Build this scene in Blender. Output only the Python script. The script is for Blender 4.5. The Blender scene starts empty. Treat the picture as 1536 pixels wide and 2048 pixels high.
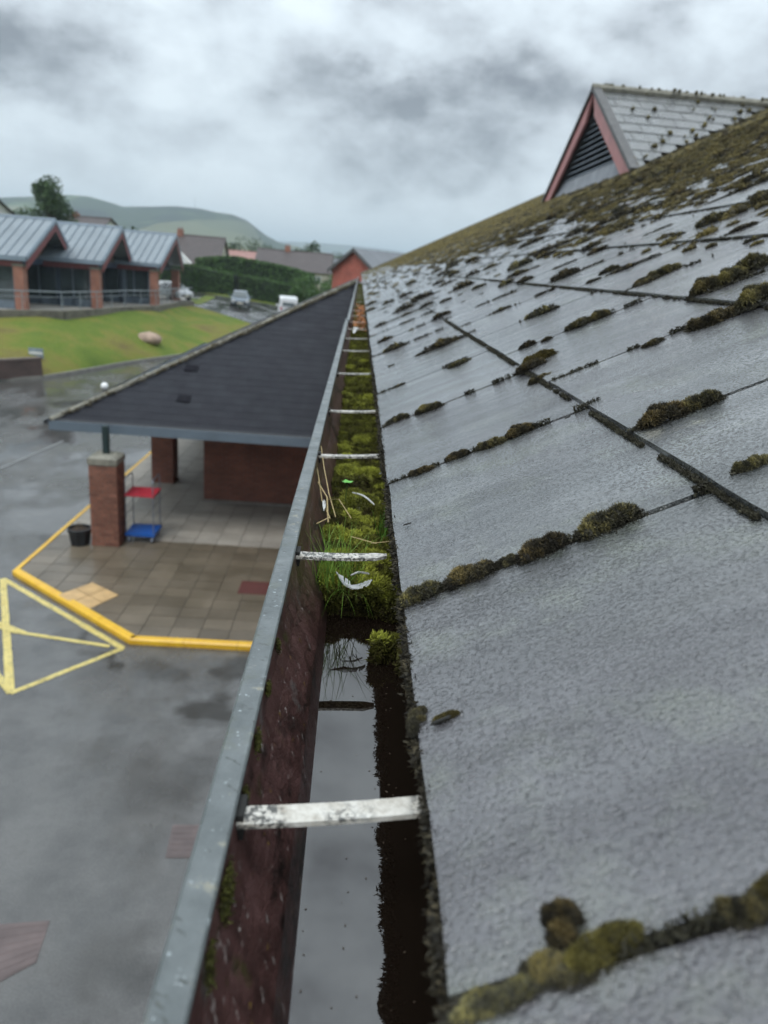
import bpy, bmesh, math, random
import numpy as np
from mathutils import Matrix, Vector
R = math.radians
rnd = random.Random(7)
rng = np.random.default_rng(11)
S = bpy.context.scene
COL = S.collection

# ------------------------------------------------------------------ camera
CAMZ = 6.2
FPX = 1473.0
_n = lambda v: np.array(v, float) / np.linalg.norm(v)
YC = _n((-47, 489, FPX)); _r = 370.0
UC = _n((_r, (FPX * FPX + 47 * _r) / 489, -FPX)); XC = -np.cross(YC, UC)
cam = bpy.data.cameras.new('camera'); camo = bpy.data.objects.new('camera', cam); COL.objects.link(camo)
cols = [Vector((XC[i], YC[i], UC[i])) for i in range(3)]
m3 = Matrix((cols[0], cols[1], -cols[2])).transposed()
camo.matrix_world = Matrix.Translation((0, 0, CAMZ)) @ m3.to_4x4()
cam.sensor_fit = 'HORIZONTAL'; cam.sensor_width = 36; cam.lens = FPX / 1536 * 36
cam.clip_start = 0.02; cam.clip_end = 20000
cam.dof.use_dof = True; cam.dof.focus_distance = 0.63; cam.dof.aperture_fstop = 11.5
S.camera = camo
S.view_settings.view_transform = 'Standard'; S.view_settings.look = 'None'
S.view_settings.exposure = 0.69; S.view_settings.gamma = 1; S.view_settings.use_curve_mapping = False

# ------------------------------------------------------------------ sky and sun
SUN_EL, SUN_AZ = 58, 205          # behind the camera, overcast
W = bpy.data.worlds.new('World'); S.world = W; W.use_nodes = True
nt = W.node_tree; nt.nodes.clear(); L = nt.links.new
def wn(t, **k):
    n = nt.nodes.new(t)
    for a, b in k.items(): setattr(n, a, b)
    return n
out = wn('ShaderNodeOutputWorld'); bg = wn('ShaderNodeBackground'); bg.inputs[1].default_value = 0.13
L(bg.outputs[0], out.inputs[0])
sky = wn('ShaderNodeTexSky', sky_type='NISHITA', sun_disc=False); sky.sun_elevation = R(SUN_EL); sky.sun_rotation = R(SUN_AZ)
tc = wn('ShaderNodeTexCoord'); sep = wn('ShaderNodeSeparateXYZ'); L(tc.outputs['Generated'], sep.inputs[0])
def wm(op, a, b=None, clamp=False):
    n = wn('ShaderNodeMath', operation=op, use_clamp=clamp)
    for i, v in enumerate((a, b)):
        if v is None: continue
        if isinstance(v, (int, float)): n.inputs[i].default_value = v
        else: L(v, n.inputs[i])
    return n.outputs[0]
zc = wm('MAXIMUM', sep.outputs[2], 0.0)
def wnoise(scale, detail, rough, loc=(0, 0, 0), dist=0.0, col=False):
    mp = wn('ShaderNodeMapping'); mp.inputs['Location'].default_value = loc; mp.inputs['Scale'].default_value = (1, 1, 1.7); L(tc.outputs['Generated'], mp.inputs[0])
    n = wn('ShaderNodeTexNoise'); n.inputs['Scale'].default_value = scale; n.inputs['Detail'].default_value = detail
    n.inputs['Roughness'].default_value = rough; n.inputs['Distortion'].default_value = dist
    L(mp.outputs[0], n.inputs['Vector']); return n.outputs['Color' if col else 'Fac']
med = wnoise(4.4, 7, 0.52, (1.3, 4.2, 2.0), 0.1)
fine = wnoise(13.0, 6, 0.58, (7.3, 0.2, 1.0), 0.1)
warp = wn('ShaderNodeVectorMath', operation='MULTIPLY_ADD'); L(wnoise(5.0, 5, 0.6, (3, 3, 3), 0, True), warp.inputs[0]); warp.inputs[1].default_value = (.26, .26, .16)
off = wn('ShaderNodeVectorMath', operation='SUBTRACT'); L(tc.outputs['Generated'], off.inputs[0]); off.inputs[1].default_value = (.13, .13, .08); L(off.outputs[0], warp.inputs[2])
def wdir(px, py):
    d = np.array([px - 768, 1024 - py, FPX]); d = _n((d @ XC, d @ YC, d @ UC)); return d
fac = wm('ADD', wm('MULTIPLY', med, 1.15), wm('MULTIPLY', fine, 0.62)); fac = wm('ADD', fac, -0.29)
# cloud masses, each at its own direction: centre, half sizes in radians, weight (minus is darker)
for px, py, a, b, w_ in ((60, 110, .19, .075, -.27), (680, 175, .17, .06, -.18), (960, 220, .24, .07, -.20), (880, 335, .18, .05, -.20), (260, 270, .16, .06, -.12), (560, 330, .22, .07, -.12), (1290, 150, .22, .08, -.13),
                         (340, 110, .08, .09, .10), (620, 30, .30, .05, .05), (60, 245, .12, .035, .08), (1480, 60, .12, .08, .07), (1060, 110, .10, .04, .04), (420, 400, .25, .035, .04)):
    d = wdir(px, py); u = wn('ShaderNodeVectorMath', operation='SUBTRACT'); L(warp.outputs[0], u.inputs[0]); u.inputs[1].default_value = tuple(d)
    v = wn('ShaderNodeVectorMath', operation='MULTIPLY'); L(u.outputs[0], v.inputs[0]); v.inputs[1].default_value = (1 / a, 1 / a, 1 / b)
    ln = wn('ShaderNodeVectorMath', operation='LENGTH'); L(v.outputs[0], ln.inputs[0])
    mr = wn('ShaderNodeMapRange', interpolation_type='SMOOTHERSTEP'); L(ln.outputs['Value'], mr.inputs[0]); mr.inputs[1].default_value = 0.15; mr.inputs[2].default_value = 1.15
    mr.inputs[3].default_value = w_; mr.inputs[4].default_value = 0.0
    fac = wm('ADD', fac, mr.outputs[0])
rmp = wn('ShaderNodeValToRGB'); L(fac, rmp.inputs[0])
e = rmp.color_ramp.elements
e[0].position = 0.24; e[0].color = (0.115, 0.125, 0.140, 1)
e[1].position = 0.76; e[1].color = (0.435, 0.482, 0.512, 1)
x = rmp.color_ramp.elements.new(0.46); x.color = (0.285, 0.314, 0.340, 1)
x = rmp.color_ramp.elements.new(0.60); x.color = (0.365, 0.406, 0.436, 1)
# veil near the horizon
hz = wn('ShaderNodeMix', data_type='RGBA'); L(wm('POWER', wm('SUBTRACT', 1.0, wm('MULTIPLY', zc, 4.0), True), 3.0, True), hz.inputs['Factor'])
L(rmp.outputs[0], hz.inputs['A']); hz.inputs['B'].default_value = (0.37, 0.405, 0.43, 1)
# CIE-like overcast: brighter towards the zenith, gain raised to lift all surfaces
gain = wm('ADD', 10.2, wm('MULTIPLY', wm('SUBTRACT', zc, 0.2, True), 14.0))
sc = wn('ShaderNodeVectorMath', operation='SCALE'); L(hz.outputs['Result'], sc.inputs[0]); L(gain, sc.inputs['Scale'])
mx = wn('ShaderNodeMix', data_type='RGBA'); mx.inputs['Factor'].default_value = 0.96
L(sky.outputs[0], mx.inputs['A']); L(sc.outputs[0], mx.inputs['B']); L(mx.outputs['Result'], bg.inputs[0])
sun = bpy.data.lights.new('sun', 'SUN'); sun.energy = 1.0; sun.angle = R(25); sun.color = (1, 0.97, 0.93)
so = bpy.data.objects.new('sun', sun); COL.objects.link(so)
_a = R(SUN_AZ); _d = Vector((math.sin(_a) * math.cos(R(SUN_EL)), math.cos(_a) * math.cos(R(SUN_EL)), math.sin(R(SUN_EL))))
so.rotation_euler = _d.to_track_quat('Z', 'Y').to_euler()

# ------------------------------------------------------------------ pixel helpers (points of the real place, full-size pixels)
C0 = np.array([0, 0, CAMZ])
def ray(x, y):
    d = np.array([x - 768, 1024 - y, FPX]); return _n((d @ XC, d @ YC, d @ UC))
def at_z(x, y, Z): d = ray(x, y); return C0 + d * (Z - CAMZ) / d[2]
def at_y(x, y, Y): d = ray(x, y); return C0 + d * Y / d[1]
def proj(p):
    q = np.array(p) - C0; c = q[0] * XC + q[1] * YC + q[2] * UC
    return (768 + FPX * c[0] / c[2], 1024 - FPX * c[1] / c[2], c[2])

# ------------------------------------------------------------------ materials
class NT:
    def __init__(s, name):
        s.m = bpy.data.materials.new(name); s.m.use_nodes = True; s.t = s.m.node_tree
        s.p = s.t.nodes['Principled BSDF']; s.out = s.t.nodes['Material Output']
    def n(s, t, **k):
        x = s.t.nodes.new(t)
        for a, b in k.items(): setattr(x, a, b)
        return x
    def lk(s, a, b): s.t.links.new(a, b)
    def pos(s, scale=(1, 1, 1), rot=(0, 0, 0), obj=False):
        if obj: o = s.n('ShaderNodeTexCoord').outputs['Object']
        else: o = s.n('ShaderNodeNewGeometry').outputs['Position']
        m = s.n('ShaderNodeMapping'); s.lk(o, m.inputs[0]); m.inputs['Rotation'].default_value = rot
        m2 = s.n('ShaderNodeMapping'); s.lk(m.outputs[0], m2.inputs[0]); m2.inputs['Scale'].default_value = scale
        return m2.outputs[0]
    def noise(s, vec, scale, detail=4, rough=0.55, dist=0.0):
        x = s.n('ShaderNodeTexNoise'); s.lk(vec, x.inputs['Vector']); x.inputs['Scale'].default_value = scale
        x.inputs['Detail'].default_value = detail; x.inputs['Roughness'].default_value = rough; x.inputs['Distortion'].default_value = dist
        return x.outputs['Fac']
    def vor(s, vec, scale, feature='F1'):
        x = s.n('ShaderNodeTexVoronoi', feature=feature); s.lk(vec, x.inputs['Vector']); x.inputs['Scale'].default_value = scale
        return x
    def ramp(s, f, *st):
        x = s.n('ShaderNodeValToRGB'); s.lk(f, x.inputs[0]); cr = x.color_ramp
        while len(cr.elements) < len(st): cr.elements.new(0.5)
        for e_, (p, c) in zip(cr.elements, sorted(st, key=lambda q: q[0])):
            e_.position = p
            if isinstance(c, (int, float)): c = (c, c, c)
            e_.color = (*c[:3], 1)
        return x.outputs[0]
    def mix(s, a, b, f, mode='MIX'):
        x = s.n('ShaderNodeMix', data_type='RGBA', blend_type=mode)
        for v, i in ((f, 'Factor'), (a, 'A'), (b, 'B')):
            if isinstance(v, (int, float)): x.inputs[i].default_value = v if i == 'Factor' else (v, v, v, 1)
            elif isinstance(v, tuple): x.inputs[i].default_value = (*v[:3], 1)
            else: s.lk(v, x.inputs[i])
        return x.outputs['Result']
    def math(s, op, a, b=0.0, clamp=False):
        x = s.n('ShaderNodeMath', operation=op, use_clamp=clamp)
        for i, v in enumerate((a, b)):
            if isinstance(v, (int, float)): x.inputs[i].default_value = v
            else: s.lk(v, x.inputs[i])
        return x.outputs[0]
    def bump(s, h, strength=0.5, dist=0.01, prev=None):
        x = s.n('ShaderNodeBump'); s.lk(h, x.inputs['Height']); x.inputs['Strength'].default_value = strength
        x.inputs['Distance'].default_value = dist
        if prev is not None: s.lk(prev, x.inputs['Normal'])
        return x.outputs[0]
    def rand(s): return s.n('ShaderNodeObjectInfo').outputs['Random']
    def attr(s, nm='Col'): return s.n('ShaderNodeAttribute', attribute_name=nm).outputs['Color']
    def set(s, base=None, rough=None, normal=None, metal=None, spec=None, ior=None):
        for k, v in (('Base Color', base), ('Roughness', rough), ('Normal', normal), ('Metallic', metal), ('Specular IOR Level', spec), ('IOR', ior)):
            if v is None: continue
            i = s.p.inputs[k]
            if isinstance(v, tuple): i.default_value = (*v[:3], 1)
            elif isinstance(v, (int, float)): i.default_value = v
            else: s.lk(v, i)
        return s.m

def simple(name, c, rough=0.6, var=0.25, scale=3.0, metal=0.0, spec=0.5, bump=0.0):
    k = NT(name); v = k.pos(); n = k.noise(v, scale, 5, 0.6)
    lo = tuple(q * (1 - var) for q in c); hi = tuple(min(1, q * (1 + var)) for q in c)
    b = k.ramp(n, (0.3, lo), (0.7, hi))
    nm = k.bump(k.noise(v, scale * 8, 4), bump, 0.01) if bump else None
    return k.set(b, rough, nm, metal, spec)

TH = R(26.8)
def slate_mat(name, lo, hi, purple, coat=1.55):
    k = NT(name); g = k.n('ShaderNodeNewGeometry').outputs['Position']
    def roofvec(scale):
        m = k.n('ShaderNodeMapping'); k.lk(g, m.inputs[0]); m.inputs['Rotation'].default_value = (0, TH, 0)
        m2 = k.n('ShaderNodeMapping'); k.lk(m.outputs[0], m2.inputs[0]); m2.inputs['Scale'].default_value = scale
        return m2.outputs[0]
    v1 = roofvec((1, 1, 1)); vs = roofvec((0.15, 1, 1))
    big_ = k.noise(v1, 7, 4, 0.6); rv = k.rand()
    c = k.mix(lo, hi, k.ramp(big_, (0.3, 0.0), (0.7, 1.0)))
    c = k.mix(c, purple, k.math('MULTIPLY', k.ramp(k.noise(v1, 2.2, 2), (0.4, 0.0), (0.62, 1.0)), 0.6))
    c = k.mix(c, (0.105, 0.118, 0.085), k.math('MULTIPLY', k.ramp(k.noise(v1, 13, 6, 0.7), (0.50, 0.0), (0.68, 1.0)), 0.55))
    c = k.mix(c, (0.030, 0.030, 0.028), k.math('MULTIPLY', k.ramp(k.noise(roofvec((0.22, 1, 1)), 26, 6, 0.7), (0.52, 0.0), (0.70, 1.0)), 0.55))
    c = k.mix(c, (0.22, 0.21, 0.17), k.math('MULTIPLY', k.ramp(k.noise(v1, 5.5, 6, 0.7), (0.66, 0.0), (0.72, 1.0)), 0.6))
    pits = k.ramp(k.noise(v1, 340, 4, 0.65), (0.37, 0.22), (0.48, 1.0), (0.7, 1.25))
    c = k.mix(c, pits, 0.75, 'MULTIPLY')
    hs = k.n('ShaderNodeHueSaturation'); k.lk(c, hs.inputs['Color']); k.lk(k.math('ADD', 0.78, k.math('MULTIPLY', rv, 0.44)), hs.inputs['Value'])
    grain = k.noise(vs, 330, 3, 0.65); pit = k.noise(v1, 420, 3, 0.6); dro = k.noise(roofvec((0.4, 1, 1)), 210, 3, 0.6)
    nb = k.bump(grain, 0.6, 0.0010); nb = k.bump(k.ramp(pit, (0.32, 0.0), (0.55, 1.0)), 0.6, 0.0009, nb); nb = k.bump(dro, 0.5, 0.0010, nb)
    nb = k.bump(k.noise(v1, 16, 3), 0.35, 0.006, nb)
    ro = k.ramp(k.noise(v1, 9, 5, 0.6), (0.3, 0.13), (0.7, 0.30))
    cn = k.bump(k.noise(roofvec((0.12, 1, 1)), 260, 3, 0.65), 0.45, 0.0011); cn = k.bump(k.noise(v1, 16, 3), 0.3, 0.005, cn); cn = k.bump(k.ramp(pit, (0.32, 0.0), (0.46, 1.0)), 0.5, 0.0008, cn); cn = k.bump(k.noise(v1, 220, 2, 0.5), 0.2, 0.0006, cn)
    sheen = k.ramp(k.noise(roofvec((0.18, 1, 1)), 20, 6, 0.68), (0.34, 0.45), (0.62, 1.0)); sheen = k.mix(sheen, k.ramp(k.noise(v1, 3.2, 4, 0.6), (0.38, 0.62), (0.62, 1.0)), 1.0, 'MULTIPLY')
    k.lk(k.mix(sheen, k.ramp(pit, (0.33, 0.5), (0.44, 1.0)), 1.0, 'MULTIPLY'), k.p.inputs['Coat Weight']); k.p.inputs['Coat IOR'].default_value = coat; k.lk(k.ramp(k.noise(v1, 12, 5, 0.65), (0.35, 0.10), (0.7, 0.26)), k.p.inputs['Coat Roughness']); k.lk(cn, k.p.inputs['Coat Normal'])
    return k.set(hs.outputs[0], ro, nb, 0, 0.6, 1.6)
M = {}
M['slate'] = slate_mat('wet_slate', (0.028, 0.032, 0.032), (0.062, 0.066, 0.066), (0.056, 0.050, 0.058), 2.0)
k = NT('slate_edge'); M['slate_dark'] = k.set((0.012, 0.012, 0.011), 0.8)

def moss_mat():
    k = NT('moss'); c = k.attr(); v = k.pos()
    c = k.mix(c, k.ramp(k.noise(v, 90, 3), (0.3, 0.55), (0.7, 1.25)), 1.0, 'MULTIPLY')
    rv = k.rand(); hs = k.n('ShaderNodeHueSaturation'); k.lk(c, hs.inputs['Color'])
    k.lk(k.math('ADD', 0.75, k.math('MULTIPLY', rv, 0.5)), hs.inputs['Value']); k.lk(k.math('ADD', 0.485, k.math('MULTIPLY', rv, 0.035)), hs.inputs['Hue'])
    return k.set(hs.outputs[0], 0.75, None, 0, 0.25)
M['moss'] = moss_mat()

# galvanised, grey painted lip
k = NT('worn_grey_paint'); v = k.pos(); vs = k.pos((1, 0.4, 1))
c = k.ramp(k.noise(v, 26, 6, 0.65), (0.3, (0.075, 0.088, 0.090)), (0.55, (0.125, 0.142, 0.145)), (0.75, (0.19, 0.21, 0.212)))
c = k.mix(c, (0.27, 0.26, 0.20), k.ramp(k.noise(v, 75, 5, 0.7), (0.6, 0.0), (0.68, 0.75)))
c = k.mix(c, (0.42, 0.47, 0.49), k.ramp(k.noise(v, 190, 4, 0.7), (0.64, 0.0), (0.7, 0.8)))
c = k.mix(c, (0.045, 0.05, 0.045), k.ramp(k.noise(k.pos((0.35, 1.0, 1), (0, 0, 0.5)), 240, 3, 0.6), (0.63, 0.0), (0.68, 0.8)))
c = k.mix(c, (0.10, 0.11, 0.07), k.ramp(k.noise(v, 11, 5, 0.7), (0.58, 0.0), (0.72, 0.6)))
M['lip'] = k.set(c, k.ramp(k.noise(v, 40, 4), (0.3, 0.28), (0.7, 0.55)), k.bump(k.noise(v, 170, 5, 0.7), 0.6, 0.0012), 0, 0.5)
# maroon gutter paint
k = NT('maroon_gutter_paint'); v = k.pos(); vs = k.pos((1, 0.9, 0.18))
c = k.ramp(k.noise(vs, 60, 6, 0.65, 0.6), (0.3, (0.032, 0.017, 0.015)), (0.52, (0.085, 0.042, 0.038)), (0.75, (0.135, 0.072, 0.068)))
c = k.mix(c, (0.010, 0.008, 0.007), k.ramp(k.noise(k.pos((1, 0.30, 0.5)), 34, 6, 0.75), (0.52, 0.0), (0.60, 0.95)))
c = k.mix(c, (0.34, 0.30, 0.28), k.ramp(k.noise(k.pos((1, 0.9, 0.35), (0.5, 0, 0)), 170, 4, 0.7), (0.63, 0.0), (0.66, 0.9)))
c = k.mix(c, (0.14, 0.135, 0.13), k.ramp(k.noise(k.pos((1, 0.5, 0.3), (0.3, 0, 0)), 45, 5, 0.7), (0.60, 0.0), (0.70, 0.7)))
c = k.mix(c, (0.05, 0.05, 0.015), k.ramp(k.noise(v, 24, 5, 0.7), (0.60, 0.0), (0.70, 0.8)))
c = k.mix(c, (0.24, 0.16, 0.02), k.ramp(k.noise(v, 150, 4, 0.6), (0.68, 0.0), (0.71, 0.8)))
M['maroon'] = k.set(c, 0.33, k.bump(k.noise(k.pos((1, 0.45, 1), (0.5, 0, 0)), 190, 5, 0.7), 0.8, 0.0022), 0, 0.5)
# strap
k = NT('weathered_strap'); v = k.pos()
c = k.ramp(k.noise(v, 120, 6, 0.7), (0.3, (0.32, 0.29, 0.24)), (0.5, (0.52, 0.50, 0.45)), (0.7, (0.66, 0.65, 0.61)))
msk = k.math('MULTIPLY', k.ramp(k.noise(v, 300, 5, 0.75), (0.47, 0.0), (0.53, 1.0)), k.ramp(k.noise(k.pos((1, 0.3, 1)), 26, 3, 0.5), (0.38, 0.0), (0.47, 1.0)))
c = k.mix(c, (0.07, 0.07, 0.065), msk)
sx = k.n('ShaderNodeSeparateXYZ'); k.lk(k.pos(), sx.inputs[0])
c = k.mix(c, (0.085, 0.06, 0.035), k.ramp(k.math('ADD', k.math('MULTIPLY', sx.outputs[0], -30.0), k.math('MULTIPLY', k.noise(v, 90, 4), 0.5)), (1.28, 0.0), (1.42, 0.85)))
M['strap'] = k.set(c, 0.42, k.bump(k.noise(v, 350, 4), 0.4, 0.0005), 0, 0.5)
k = NT('gutter_water'); M['water'] = k.set((0.010, 0.007, 0.005), 0.015, k.bump(k.noise(k.pos(), 9, 2), 0.02, 0.01), 0, 1.0, 1.6)

# wet asphalt
k = NT('wet_asphalt'); v = k.pos()
pud = k.noise(k.pos((1, 0.6, 1)), 0.55, 6, 0.6, 0.0)
c = k.ramp(k.noise(v, 1.6, 6, 0.65), (0.3, (0.045, 0.045, 0.043)), (0.7, (0.100, 0.099, 0.094)))
c = k.mix(c, k.ramp(k.noise(v, 60, 3), (0.3, 0.6), (0.7, 1.35)), 1.0, 'MULTIPLY')
c = k.mix(c, (0.026, 0.024, 0.020), k.ramp(k.noise(v, 0.8, 6, 0.65, 0.0), (0.56, 0.0), (0.66, 0.7)))
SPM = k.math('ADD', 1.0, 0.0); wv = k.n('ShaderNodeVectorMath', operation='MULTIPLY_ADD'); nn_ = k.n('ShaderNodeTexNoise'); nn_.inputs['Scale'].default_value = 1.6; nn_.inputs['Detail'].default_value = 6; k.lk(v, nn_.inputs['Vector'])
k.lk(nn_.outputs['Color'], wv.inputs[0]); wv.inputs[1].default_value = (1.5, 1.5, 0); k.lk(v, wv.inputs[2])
for px, py, ra, st in ((430, 1425, .55, .75), (475, 1330, .45, .6), (215, 1310, .32, .7), (300, 1340, .5, .4), (170, 1490, .5, .2), (240, 1900, .5, .25), (330, 1560, .7, .25), (120, 1080, .4, .5)):  # dark reflections of the building, painted into colour with the gloss cut
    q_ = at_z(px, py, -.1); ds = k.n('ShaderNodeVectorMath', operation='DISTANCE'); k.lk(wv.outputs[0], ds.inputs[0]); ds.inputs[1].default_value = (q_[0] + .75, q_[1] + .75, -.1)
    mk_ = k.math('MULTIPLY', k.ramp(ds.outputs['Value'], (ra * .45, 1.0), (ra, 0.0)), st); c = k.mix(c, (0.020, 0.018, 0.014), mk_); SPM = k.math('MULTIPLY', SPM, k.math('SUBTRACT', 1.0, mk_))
nb = k.n('ShaderNodeBump'); nb.inputs['Distance'].default_value = 0.012; k.lk(k.noise(v, 95, 3, 0.7), nb.inputs['Height'])
k.lk(k.ramp(pud, (0.42, 0.02), (0.58, 0.55)), nb.inputs['Strength'])
nb2 = k.bump(k.noise(v, 6, 3), 0.12, 0.03, nb.outputs[0])
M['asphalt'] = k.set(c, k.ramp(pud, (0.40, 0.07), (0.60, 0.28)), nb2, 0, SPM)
# road paint
k = NT('yellow_road_paint'); v = k.pos()
c = k.ramp(k.noise(v, 5, 5), (0.3, (0.55, 0.44, 0.12)), (0.7, (0.66, 0.56, 0.20)))
c = k.mix(c, (0.05, 0.05, 0.045), k.ramp(k.noise(v, 16, 7, 0.8), (0.53, 0.0), (0.62, 0.9)))
M['paint'] = k.set(c, 0.35, k.bump(k.noise(v, 90, 3), 0.4, 0.004))
k = NT('yellow_kerb_paint'); v = k.pos()
c = k.ramp(k.noise(v, 4, 6, 0.65), (0.3, (0.62, 0.34, 0.02)), (0.7, (0.80, 0.50, 0.03)))
c = k.mix(c, (0.10, 0.085, 0.05), k.ramp(k.noise(v, 14, 6, 0.75), (0.62, 0.0), (0.69, 0.8)))
M['kerb_yellow'] = k.set(c, 0.35, k.bump(k.noise(v, 60, 3), 0.3, 0.004))
M['kerb_grey'] = simple('kerb_concrete', (0.20, 0.19, 0.17), 0.5, 0.3, 4)
# slabs: dry and pale below the canopy, soaked and brown outside its drip line (at 15.7 m)
k = NT('concrete_slab'); v = k.pos(); sx = k.n('ShaderNodeSeparateXYZ'); k.lk(v, sx.inputs[0])
wet = k.math('SUBTRACT', k.math('ADD', 15.72, k.math('MULTIPLY', k.noise(v, 3, 3), 0.12)), sx.outputs[1]); wet = k.math('MULTIPLY', wet, 9.0, True)
n1 = k.noise(v, 1.3, 5, 0.6)
dry = k.ramp(n1, (0.3, (0.27, 0.25, 0.215)), (0.7, (0.38, 0.355, 0.31)))
wc = k.ramp(n1, (0.3, (0.100, 0.082, 0.056)), (0.7, (0.165, 0.138, 0.102)))
c = k.mix(dry, wc, wet)
hs = k.n('ShaderNodeHueSaturation'); k.lk(c, hs.inputs['Color']); k.lk(k.math('ADD', 0.86, k.math('MULTIPLY', k.rand(), 0.28)), hs.inputs['Value'])
c = k.mix(hs.outputs[0], k.ramp(k.noise(v, 45, 4), (0.3, 0.8), (0.7, 1.15)), 1.0, 'MULTIPLY')
M['slab'] = k.set(c, k.ramp(wet, (0.0, 0.55), (1.0, 0.30)), k.bump(k.noise(v, 40, 4), 0.25, 0.004))
M['joint'] = simple('joint_dirt', (0.055, 0.05, 0.04), 0.7)
M['ochre'] = simple('ochre_tactile', (0.50, 0.33, 0.15), 0.45, 0.2, 5)
M['redmat'] = simple('dark_red_mat', (0.085, 0.022, 0.018), 0.6, 0.2, 8)
M['pink'] = simple('pink_tactile', (0.115, 0.088, 0.085), 0.3, 0.3, 3)
# bricks
k = NT('red_brick'); v = k.pos()
c = k.ramp(k.rand(), (0.0, (0.13, 0.052, 0.034)), (0.5, (0.19, 0.078, 0.050)), (1.0, (0.24, 0.105, 0.070)))
c = k.mix(c, k.ramp(k.noise(v, 14, 5, 0.7), (0.3, 0.7), (0.7, 1.2)), 1.0, 'MULTIPLY')
M['brick'] = k.set(c, 0.7, k.bump(k.noise(v, 60, 4), 0.4, 0.004))
def brickwall(name, c1, c2, mortar, sc=1.0):
    k = NT(name); v = k.n('ShaderNodeTexCoord').outputs['Object']
    sx = k.n('ShaderNodeSeparateXYZ'); k.lk(v, sx.inputs[0]); cb = k.n('ShaderNodeCombineXYZ')
    k.lk(k.math('ADD', sx.outputs[0], sx.outputs[1]), cb.inputs[0]); k.lk(sx.outputs[2], cb.inputs[1])
    b = k.n('ShaderNodeTexBrick'); k.lk(cb.outputs[0], b.inputs['Vector'])
    b.inputs['Color1'].default_value = (*c1, 1); b.inputs['Color2'].default_value = (*c2, 1); b.inputs['Mortar'].default_value = (*mortar, 1)
    b.inputs['Scale'].default_value = 1; b.inputs['Brick Width'].default_value = 0.225 * sc; b.inputs['Row Height'].default_value = 0.075 * sc
    b.inputs['Mortar Size'].default_value = 0.008 * sc; b.inputs['Bias'].default_value = -0.2
    c = k.mix(b.outputs['Color'], k.ramp(k.noise(k.pos(), 1.5, 5), (0.3, 0.72), (0.7, 1.2)), 1.0, 'MULTIPLY')
    return k.set(c, 0.75, k.bump(b.outputs['Fac'], -0.4, 0.006))
M['brickwall'] = brickwall('brick_wall', (0.17, 0.050, 0.030), (0.24, 0.080, 0.045), (0.16, 0.12, 0.10))
M['brick_far'] = brickwall('brick_far', (0.26, 0.090, 0.055), (0.33, 0.125, 0.075), (0.26, 0.2, 0.16))
M['mortar'] = simple('mortar', (0.17, 0.135, 0.11), 0.8)
M['concrete'] = simple('concrete_cap', (0.20, 0.195, 0.16), 0.7, 0.45, 9)
M['fascia'] = simple('blue_grey_fascia', (0.115, 0.150, 0.185), 0.32, 0.12, 2)
M['dark_steel'] = simple('dark_green_steel', (0.012, 0.028, 0.028), 0.35)
# canopy slates
k = NT('dark_canopy_slate'); v = k.pos()
c = k.ramp(k.rand(), (0.0, (0.017, 0.018, 0.024)), (1.0, (0.021, 0.023, 0.029)))
c = k.mix(c, k.ramp(k.noise(v, 2.0, 5), (0.3, 0.9), (0.7, 1.1)), 1.0, 'MULTIPLY')
M['cslate'] = k.set(c, k.ramp(k.noise(v, 3, 4), (0.3, 0.6), (0.7, 0.75)), k.bump(k.noise(v, 80, 3), 0.4, 0.002), 0, 0.2)
M['cvent'] = simple('canopy_vent', (0.010, 0.010, 0.014), 0.8, spec=0.1)
M['pink_board'] = simple('pink_bargeboard', (0.46, 0.20, 0.19), 0.5, 0.15, 4)
M['grey_board'] = simple('weathered_grey_board', (0.085, 0.085, 0.085), 0.6, 0.3, 7)
M['louvre'] = simple('slate_blue_louvre', (0.22, 0.26, 0.31), 0.45, 0.2, 6)
M['lead'] = simple('lead_flashing', (0.22, 0.235, 0.26), 0.5, 0.25, 5)
M['black'] = simple('black_plastic', (0.012, 0.014, 0.017), 0.4)
M['blue_pl'] = simple('blue_plastic', (0.012, 0.09, 0.36), 0.35, 0.1)
M['red_pl'] = simple('red_plastic', (0.42, 0.035, 0.055), 0.35, 0.1)
M['wire'] = simple('zinc_wire', (0.22, 0.25, 0.30), 0.35, 0.2, 5, 0.6)
M['soil'] = simple('soil', (0.035, 0.022, 0.014), 0.9)
M['twig'] = simple('dry_twig', (0.17, 0.12, 0.07), 0.8)
M['white'] = simple('white_plastic', (0.82, 0.83, 0.83), 0.4, 0.03)
k = NT('feather'); M['feather'] = k.set(k.ramp(k.noise(k.pos(), 300, 3), (0.3, (0.42, 0.43, 0.43)), (0.7, (0.68, 0.69, 0.68))), 0.6)
k = NT('grass_blade'); c = k.attr(); M['blade'] = k.set(c, 0.45, None, 0, 0.4)
# lawn
k = NT('lawn'); v = k.pos()
c = k.ramp(k.noise(v, 0.35, 5, 0.6, 0.4), (0.3, (0.070, 0.115, 0.016)), (0.48, (0.110, 0.155, 0.022)), (0.60, (0.165, 0.160, 0.034)), (0.72, (0.13, 0.105, 0.04)))
c = k.mix(c, k.ramp(k.noise(v, 9, 5, 0.7), (0.3, 0.72), (0.7, 1.2)), 1.0, 'MULTIPLY')
M['lawn'] = k.set(c, 0.85, k.bump(k.noise(v, 25, 4), 0.6, 0.05), 0, 0.2)
def leafmat(name, c):
    k = NT(name); v = k.pos(); n = k.noise(v, 0.9, 4)
    b = k.ramp(n, (0.3, tuple(q * 0.6 for q in c)), (0.7, tuple(q * 1.35 for q in c)))
    b = k.mix(b, k.ramp(k.noise(v, 7, 2), (0.3, 0.65), (0.7, 1.3)), 1.0, 'MULTIPLY')
    return k.set(b, 0.6, None, 0, 0.3)
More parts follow.
